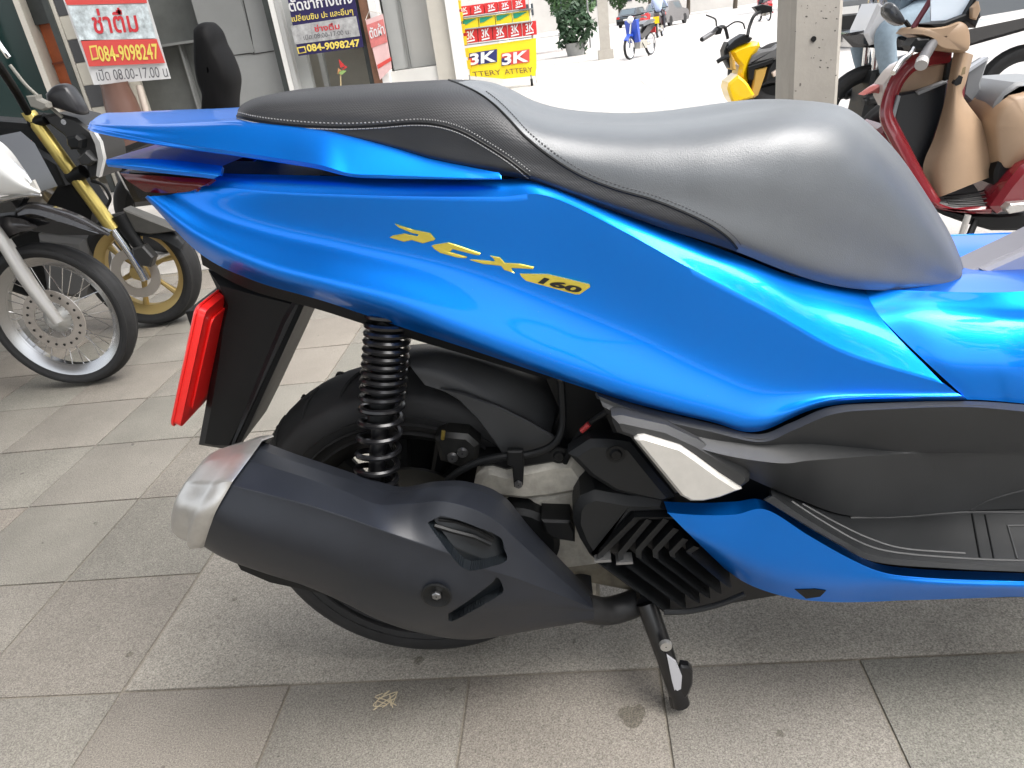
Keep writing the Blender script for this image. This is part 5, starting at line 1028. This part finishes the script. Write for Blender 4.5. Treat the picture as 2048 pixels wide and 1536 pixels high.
MB().tube([np.array([an[0]-.05, YR2-.28, an[2]-.12]), np.array([an[0]-.05, YR2+.28, an[2]-.12])], .015, 8).build('foot_peg', BLK, MC)
# ------------------------------------------------------------------ far street
def car(par, base, ang, L, W, H, paint, light):
    ca_, sa_ = math.cos(ang), math.sin(ang); R3 = np.array([[ca_, -sa_, 0], [sa_, ca_, 0], [0, 0, 1]]); b0 = np.array(base)
    T = lambda pts: [b0+R3@np.array(p) for p in pts]
    side = [(-L/2,.35),(-L/2,.75),(-L*.47,.92),(-L*.40,.98),(-L*.28,H-.05),(-L*.20,H),(L*.10,H),(L*.16,H-.04),(L*.28,1.0),(L*.45,.86),(L/2,.70),(L/2,.32),(L*.46,.22),(-L*.47,.22)]
    m_ = MB(); secs = []
    for y, s in ((-W/2, .0), (-W/2*.98, .02), (0, .05), (W/2*.98, .02), (W/2, 0)):
        secs.append(T([(x*(1 if abs(y) < W*.49 else .985), y if z < 1.0 else y*.84, z+s*.3) for x, z in side]))
    m_.grid(np.array(secs), closed_v=True); m_.add(secs[0], [tuple(range(len(side)))]); m_.add(secs[-1], [tuple(range(len(side)-1, -1, -1))]); m_.build('body', paint, par, smooth=30)
    gl_ = mat('car_glass', (.10, .13, .15), .06, coat=1)
    def q(pts, n_, mm): MB().prism(T(pts), (0, 0, .004)).build(n_, mm, par, smooth=0)
    def wall(pts, n_, mm):
        MB().add(T(pts), [tuple(range(len(pts)))]).build(n_, mm, par, smooth=0)
    wall([(-L*.402,-W*.38,1.02),(-L*.402,W*.38,1.02),(-L*.300,W*.34,H-.07),(-L*.300,-W*.34,H-.07)], 'rear_window', gl_)
    for s in (-1, 1): wall([(-L*.27,s*W*.452,1.02),(L*.2,s*W*.452,1.02),(L*.11,s*W*.425,H-.1),(-L*.2,s*W*.425,H-.1)], 'side_window', gl_)
    wall([(L*.275,-W*.38,1.04),(L*.275,W*.38,1.04),(L*.175,W*.34,H-.08),(L*.175,-W*.34,H-.08)], 'windscreen', gl_)
    for s in (-1, 1): MB().box(b0+R3@np.array([-L*.497, s*W*.40, .80]), (.06, .28, .16), R3).build('tail_light', light, par)
    MB().box(b0+R3@np.array([-L/2-.005, 0, .42]), (.06, W*.96, .22), R3).build('bumper', BLK, par); MB().box(b0+R3@np.array([-L/2-.02, 0, .62]), (.02, .4, .12), R3).build('licence_plate', WHT, par)
    for x in (-L*.31, L*.31):
        for s in (-1, 1):
            c = b0+R3@np.array([x, s*(W/2-.08), .31]); MB().lathe([(.001, -.1), (.2, -.1), (.31, -.08), (.31, .08), (.2, .1), (.001, .1)], c, R3@np.array([0, 1, 0]), 28).build('wheel', RUB, par)
TL = mat('tail_red', (.5, .02, .02), .2, coat=1)
def carat(px, ang, label, paint, L=4.4, W=1.75, H=1.48, cat='car', group=None):
    b0 = G(px[0], px[1], -.15); e = empty('parked_car' if group else 'car', tuple(b0), label, cat, group); car(e, b0, ang, L, W, H, paint, TL); return e
carat((1332,52), R_(62), 'grey hatchback driving away beyond the motorcycle taxi rider', mat('car_grey', (.22, .21, .21), .25, .4, coat=.8))
carat((1268,52), R_(66), 'dark parked car with pale roof beyond the small blue motorcycle', mat('car_dark', (.05, .06, .07), .2, .3, coat=.8))
carat((1680,24), R_(80), 'red car with white bumper stopped on the far lane beside the concrete pole', mat('car_red', (.45, .03, .04), .25, coat=.8))
carat((1900,60), R_(25), 'dark grey pickup-sized car crossing behind the red scooter', mat('car_slate', (.10, .11, .12), .3, coat=.6), 4.9, 1.85, 1.75)
# small motorcycles far away
def small_bike(base, ang, label, paint, sc=1., body=None):
    body = body or paint
    e = empty('motorcycle', tuple(base), label, 'motorcycle'); ca_, sa_ = math.cos(ang), math.sin(ang); R3 = np.array([[ca_, -sa_, 0], [sa_, ca_, 0], [0, 0, 1]])*sc; b0 = np.array(base)
    T = lambda p: b0+R3@np.array(p, float); ax = R3@np.array([0, 1., 0])/sc
    for x in (-.6, .6): wheel(e, T((x, 0, .28)), ax, .28*sc, .07*sc, .235*sc, RUB, CHR, n=32)
    def pz(n_, pts, w_, m_): MB().prism([T((x, -w_/2, z)) for x, z in pts], R3@np.array([0, w_, 0]), bev=.01).build(n_, m_, e)
    pz('body', [(.42,.95),(.30,.55),(.0,.42),(-.3,.52),(-.75,.70),(-.72,.78),(-.3,.72),(.05,.55),(.25,.68),(.34,.98)], .2, body); pz('leg_shield', [(.48,.90),(.36,.38),(.28,.40),(.34,.92)], .34, paint)
    pz('seat', [(-.05,.72),(-.7,.80),(-.72,.86),(-.3,.86),(-.02,.78)], .22, VINYL); pz('engine', [(.2,.22),(-.2,.2),(-.25,.4),(.15,.42)], .2, ALU); pz('front_fender', [(.42,.60),(.62,.60),(.82,.48),(.80,.45),(.62,.55),(.45,.54)], .1, paint)
    MB().tube([T((.6, 0, .28)), T((.40, 0, .98))], .025*sc, 8).build('fork', CHR, e); MB().tube([T((.30, -.3, 1.02)), T((.40, 0, 1.0)), T((.30, .3, 1.02))], .014*sc, 6).build('handlebar', BLK, e)
    MB().tube([T((-.1, -.1, .25)), T((-.75, -.12, .32))], .04*sc, 10).build('muffler', CHR, e); MB().box(T((-.78, 0, .60)), (.04*sc, .18*sc, .14*sc), R3/sc).build('tail_light', TL, e); MB().tube([T((-.6, .0, .28)), T((-.1, 0, .3))], .03*sc, 8).build('swing_arm', ALU, e)
    MB().lathe([(.001, 0), (.09*sc, .02*sc), (.06*sc, .1*sc), (.001, .12*sc)], T((.44, 0, .92)), R3@np.array([1., 0, 0])/sc, 16).build('headlamp', WHT, e); MB().tube([T((.05, .1, .35)), T((-.02, .24, .0))], .012*sc, 6).build('side_stand', BLK, e)
    return e, T
def simple_rider(T, name_label, shirt, trouser, sc=1.):
    o = empty('person', tuple(T((-.2, 0, 0))), name_label, 'person')
    pelv, chst, nck = T((-.25, 0, .86)), T((-.12, 0, 1.28)), T((-.08, 0, 1.42))
    J = [(pelv, .15), (chst, .16), (nck, .06), (T((-.12, -.2, 1.33)), .07), (T((.05, -.27, 1.12)), .05), (T((.30, -.28, 1.05)), .035), (T((-.12, .2, 1.33)), .07), (T((.05, .27, 1.12)), .05), (T((.30, .28, 1.05)), .035)]
    skin_body('torso', J, [(0, 1), (1, 2), (1, 3), (3, 4), (4, 5), (1, 6), (6, 7), (7, 8)], shirt, o, 1)
    J = [(pelv, .14), (T((.18, -.14, .80)), .085), (T((.10, -.17, .38)), .055), (T((.2, -.18, .30)), .045), (T((.18, .14, .80)), .085), (T((.10, .17, .38)), .055), (T((.2, .18, .30)), .045)]
    skin_body('trousers', J, [(0, 1), (1, 2), (2, 3), (0, 4), (4, 5), (5, 6)], trouser, o, 1)
    MB().lathe([(.001, -.13), (.08, -.12), (.115, -.04), (.12, .03), (.09, .1), (.001, .13)], T((-.06, 0, 1.56)), (0, 0, 1), 20).build('helmet', HAIRM, o); return o
bb = (G(1262,116)+G(1298,112))/2; bb[2] = -.15; bb = np.array([G(1262,117,-.15), G(1300,112,-.15)]).mean(0)
small_bike(bb, R_(238), 'small blue motorcycle parked at the kerb beside the distant pole', mat('bike_blue', (.02, .07, .45), .3, coat=.6), 1., BODYB)
e_, T_2 = small_bike(G(1320,74,-.15), R_(75), 'dark motorcycle with a yellow number plate ridden away along the road', mat('bike_dark', (.06, .03, .03), .3, coat=.5), 1.1)
MB().box(T_2((-.86, 0, .62)), (.25, .03, .26)).build('number_plate', YLW, e_)
simple_rider(T_2, 'rider in pale blue shirt seen from behind on the departing motorcycle', mat('pale_blue_shirt', (.38, .45, .62), .8), mat('dark_trousers', (.04, .04, .05), .8))
e_, T_2 = small_bike(G(1292,66,-.15), R_(70), 'red and white motorcycle parked beside the departing rider', mat('bike_red', (.5, .03, .03), .3, coat=.5), 1.0)
e_, T_2 = small_bike(G(1528,42,-.15), R_(95), 'red motorcycle with a rider beyond the yellow scooter handlebar', mat('bike_red2', (.42, .03, .05), .3, coat=.5), 1.0)
simple_rider(T_2, 'rider in a blue jacket on the red motorcycle beyond the yellow scooter', mat('blue_jacket', (.06, .12, .45), .8), mat('dark_trousers', (.04, .04, .05), .8))
# pedestrian across the road
pp_ = G(1722,36,-.15); PD = empty('person', tuple(pp_), 'pedestrian in blue jeans walking across the road with a grey bag', 'person'); q_ = lambda x, y, z: pp_+np.array([x, y, z])
skin_body('jeans', [(q_(0, 0, .92), .15), (q_(-.08, 0, .88), .10), (q_(-.16, -.05, .5), .075), (q_(-.22, 0, .08), .055), (q_(.08, 0, .88), .10), (q_(.12, .05, .5), .075), (q_(.2, .1, .08), .055)], [(0, 1), (1, 2), (2, 3), (0, 4), (4, 5), (5, 6)], JEAN, PD, 1)
skin_body('shirt', [(q_(0, 0, 1.0), .15), (q_(0, 0, 1.35), .17), (q_(0, 0, 1.5), .06), (q_(-.22, 0, 1.4), .06), (q_(-.27, 0, 1.1), .05), (q_(.22, 0, 1.4), .06), (q_(.27, 0, 1.1), .05)], [(0, 1), (1, 2), (1, 3), (3, 4), (1, 5), (5, 6)], mat('white_shirt', (.6, .6, .6), .8), PD, 1)
MB().lathe([(.001, -.13), (.06, -.11), (.09, -.02), (.09, .05), (.06, .11), (.001, .13)], q_(0, 0, 1.67), (0, 0, 1), 18).build('head', SKIN, PD)
for sx in (-.22, .2): MB().box(q_(sx-.02, -.06 if sx < 0 else .04, .04), (.1, .26, .08)).build('shoe', BLK, PD)
MB().box(q_(.34, 0, .62), (.34, .16, .4)).build('bag', mat('bag_grey', (.18, .18, .18), .7), PD)
# ---- planting and far edge of the street
def leaf_mesh(name, c, r, n, s, m, par, seed):
    rg = np.random.default_rng(seed); d = rg.normal(size=(n, 3)); d /= np.linalg.norm(d, axis=1, keepdims=True); k = rg.uniform(.35, 1, n)[:, None]**.5
    lob = 1+.25*np.sin(d[:, :1]*5+seed)*np.cos(d[:, 2:]*4); p = np.array(c)+d*k*lob*np.array(r)
    a = rg.normal(size=(n, 3)); a /= np.linalg.norm(a, axis=1, keepdims=True); b = np.cross(a, rg.normal(size=(n, 3))); b /= np.linalg.norm(b, axis=1, keepdims=True); ss = s*rg.uniform(.6, 1.3, n)[:, None]
    v = np.stack([p-a*ss, p+b*ss*.45, p+a*ss, p-b*ss*.45], 1).reshape(-1, 3); mb = MB(); mb.v = [tuple(q) for q in v]; mb.f = [(4*i, 4*i+1, 4*i+2, 4*i+3) for i in range(n)]; mb.mi = [0]*n
    return mb.build(name, m, par, smooth=0, recalc=False)
LEAF = mat('leaf_green', (.05, .11, .035), .55, noise=.4, nscale=2.); LEAF2 = mat('leaf_dark', (.03, .07, .03), .55, noise=.4, nscale=2.)
bu = G(1172,108); e = empty('shrub', tuple(bu), 'dark green shrub in a tub on the far pavement near the distant pole', 'shrub'); leaf_mesh('foliage', bu+[-.3, 0, .75], (.55, .5, .65), 900, .11, LEAF2, e, 3); MB().lathe([(.001, 0), (.25, 0), (.32, .35), (.001, .35)], bu+[-.3, 0, 0], (0, 0, 1), 20).build('tub', CONC, e)
for i, (px_, hgt_, rr_, lab) in enumerate((((1240,50), 6, 2.6, 'leafy roadside tree beyond the dark parked car'), ((1300,42), 7, 3.2, 'broad leafy roadside tree beyond the grey hatchback'), ((1376,29), 8, 3.4, 'tall roadside tree with a bare leaning trunk across the street'), ((1150,70), 5, 2.2, 'leafy tree rising behind the shrub tub'), ((1470,17), 8, 3.6, 'far tree with a wide crown across the road from the pole'), ((1650,6), 8, 3.5, 'far tree on the other side of the road behind the concrete pole'))):
    b0 = G(*px_, -.15); e = empty('roadside_tree', tuple(b0), lab, 'tree', None)
    MB().tube(cr([b0, b0+[.1, 0, hgt_*.25], b0+[-.1, .1, hgt_*.5], b0+[.05, 0, hgt_*.75]], 14), np.linspace(.28, .08, 14), 10).build('trunk', mat('bark', (.10, .08, .06), .9, noise=.3, nscale=12), e)
    for k in range(3): MB().tube([b0+[0, 0, hgt_*(.42+.1*k)], b0+[1.2*math.cos(k*2.1), 1.2*math.sin(k*2.1), hgt_*(.62+.1*k)]], [.09, .04], 7).build('limb', mat('bark', (.10, .08, .06), .9), e)
    leaf_mesh('crown', b0+[0, 0, hgt_*.68], (rr_, rr_, hgt_*.36), 2600, .22, LEAF, e, 11+i)
FB = mat('far_wall', (.50, .48, .45), .8, noise=.1, nscale=.3)
fb = empty('far_building', (38, 118, 0), 'pale row of buildings closing the far end of the road', 'building')
MB().box((20, 130, 4), (150, 8, 9)).build('wall', FB, fb, smooth=0)
for k in range(26): MB().box((-40+k*5, 125.95, 3.4), (2.2, .12, 1.6)).build('window', mat('far_glass', (.06, .07, .08), .1), fb, smooth=0)
sb = empty('roadside_building', (30, 60, 0), 'long low building with dark openings across the road', 'building')
MB().box((46, 70, 2.8), (8, 90, 6)).build('wall', FB, sb, smooth=0)
for k in range(14): MB().box((41.95, 30+k*6, 1.5), (.12, 3.2, 2.4)).build('opening', mat('far_glass', (.06, .07, .08), .1), sb, smooth=0)
ns = empty('neighbour_shop', (-4, 16, 0), 'white shop wall behind the battery rack', 'building'); MB().box((-5.2, 17, 1.7), (8, 3, 3.4)).build('wall', mat('white_wall', (.6, .6, .58), .7, noise=.05, nscale=2), ns, smooth=0); MB().box((-3.2, 15.48, 1.1), (1.2, .05, 2.1)).build('door', GREYM, ns, smooth=0)
aw2 = empty('shop_awning', (.2, 30, 2.4), 'red shop awning over the far pavement behind the shrub', 'awning'); 
MB().box((-.6, 30, 2.35), (3.4, 2.4, .06), np.array([[1, 0, 0], [0, .97, .24], [0, -.24, .97]])).build('canvas', mat('awning_red', (.45, .06, .06), .7), aw2, smooth=0)
for x in (-2.2, 1.0): MB().tube([(x, 28.9, 0), (x, 28.9, 2.1)], .03, 8).build('post', GREYM, aw2)
ob = empty('roadside_building', (22, -4, 0), 'unseen row of shophouses added across the road for reflections', 'building')  # invented row out of view, gives the blue paint a dark horizon to reflect
MB().box((22, -6, 3.6), (8, 56, 7.6)).build('wall', FB, ob, smooth=0)
for k in range(11):
    MB().box((17.95, -31+k*5, 1.5), (.12, 3.6, 2.6)).build('shop_opening', mat('far_glass', (.06, .07, .08), .1), ob, smooth=0); MB().box((17.95, -31+k*5, 5.2), (.12, 2.4, 1.4)).build('window', mat('far_glass', (.06, .07, .08), .1), ob, smooth=0)
    MB().box((17.4, -31+k*5, 3.1), (1.3, 4.2, .08)).build('shop_canopy', GREYM, ob, smooth=0)
for i, (x, y, hgt_, rr_, lab) in enumerate(((5.2, -3.2, 6.5, 2.3, 'unseen street tree added at the kerb for paint reflections'), (10.5, 1.5, 7, 2.6, 'unseen street tree added before the shophouses for paint reflections'))):  # trees invented out of view to break up reflections in the paint
    b0 = np.array([x, y, -.15]); e = empty('roadside_tree', tuple(b0), lab, 'tree')
    MB().tube(cr([b0, b0+[.1, 0, hgt_*.25], b0+[-.1, .1, hgt_*.5], b0+[.05, 0, hgt_*.75]], 14), np.linspace(.2, .06, 14), 10).build('trunk', mat('bark', (.10, .08, .06), .9), e)
    for k in range(3): MB().tube([b0+[0, 0, hgt_*(.42+.1*k)], b0+[1.0*math.cos(k*2.1), 1.0*math.sin(k*2.1), hgt_*(.62+.1*k)]], [.07, .03], 7).build('limb', mat('bark', (.10, .08, .06), .9), e)
    leaf_mesh('crown', b0+[0, 0, hgt_*.66], (rr_, rr_, hgt_*.30), 1800, .2, LEAF, e, 51+i)
# ---- litter on the paving
tw_ = G(772,1402); b_ = MB(); rg = random.Random(4)
for k in range(5):
    p_ = [tw_+np.array([rg.uniform(-.02, .02), rg.uniform(-.02, .02), .003+.002*rg.random()]) for q in range(5)]; b_.tube(cr(p_, 30), .0007, 5)
tag(b_.build('twine_scrap', mat('straw', (.55, .47, .32), .8)), 'tangled scrap of pale twine lying on a paving slab', 'twine')
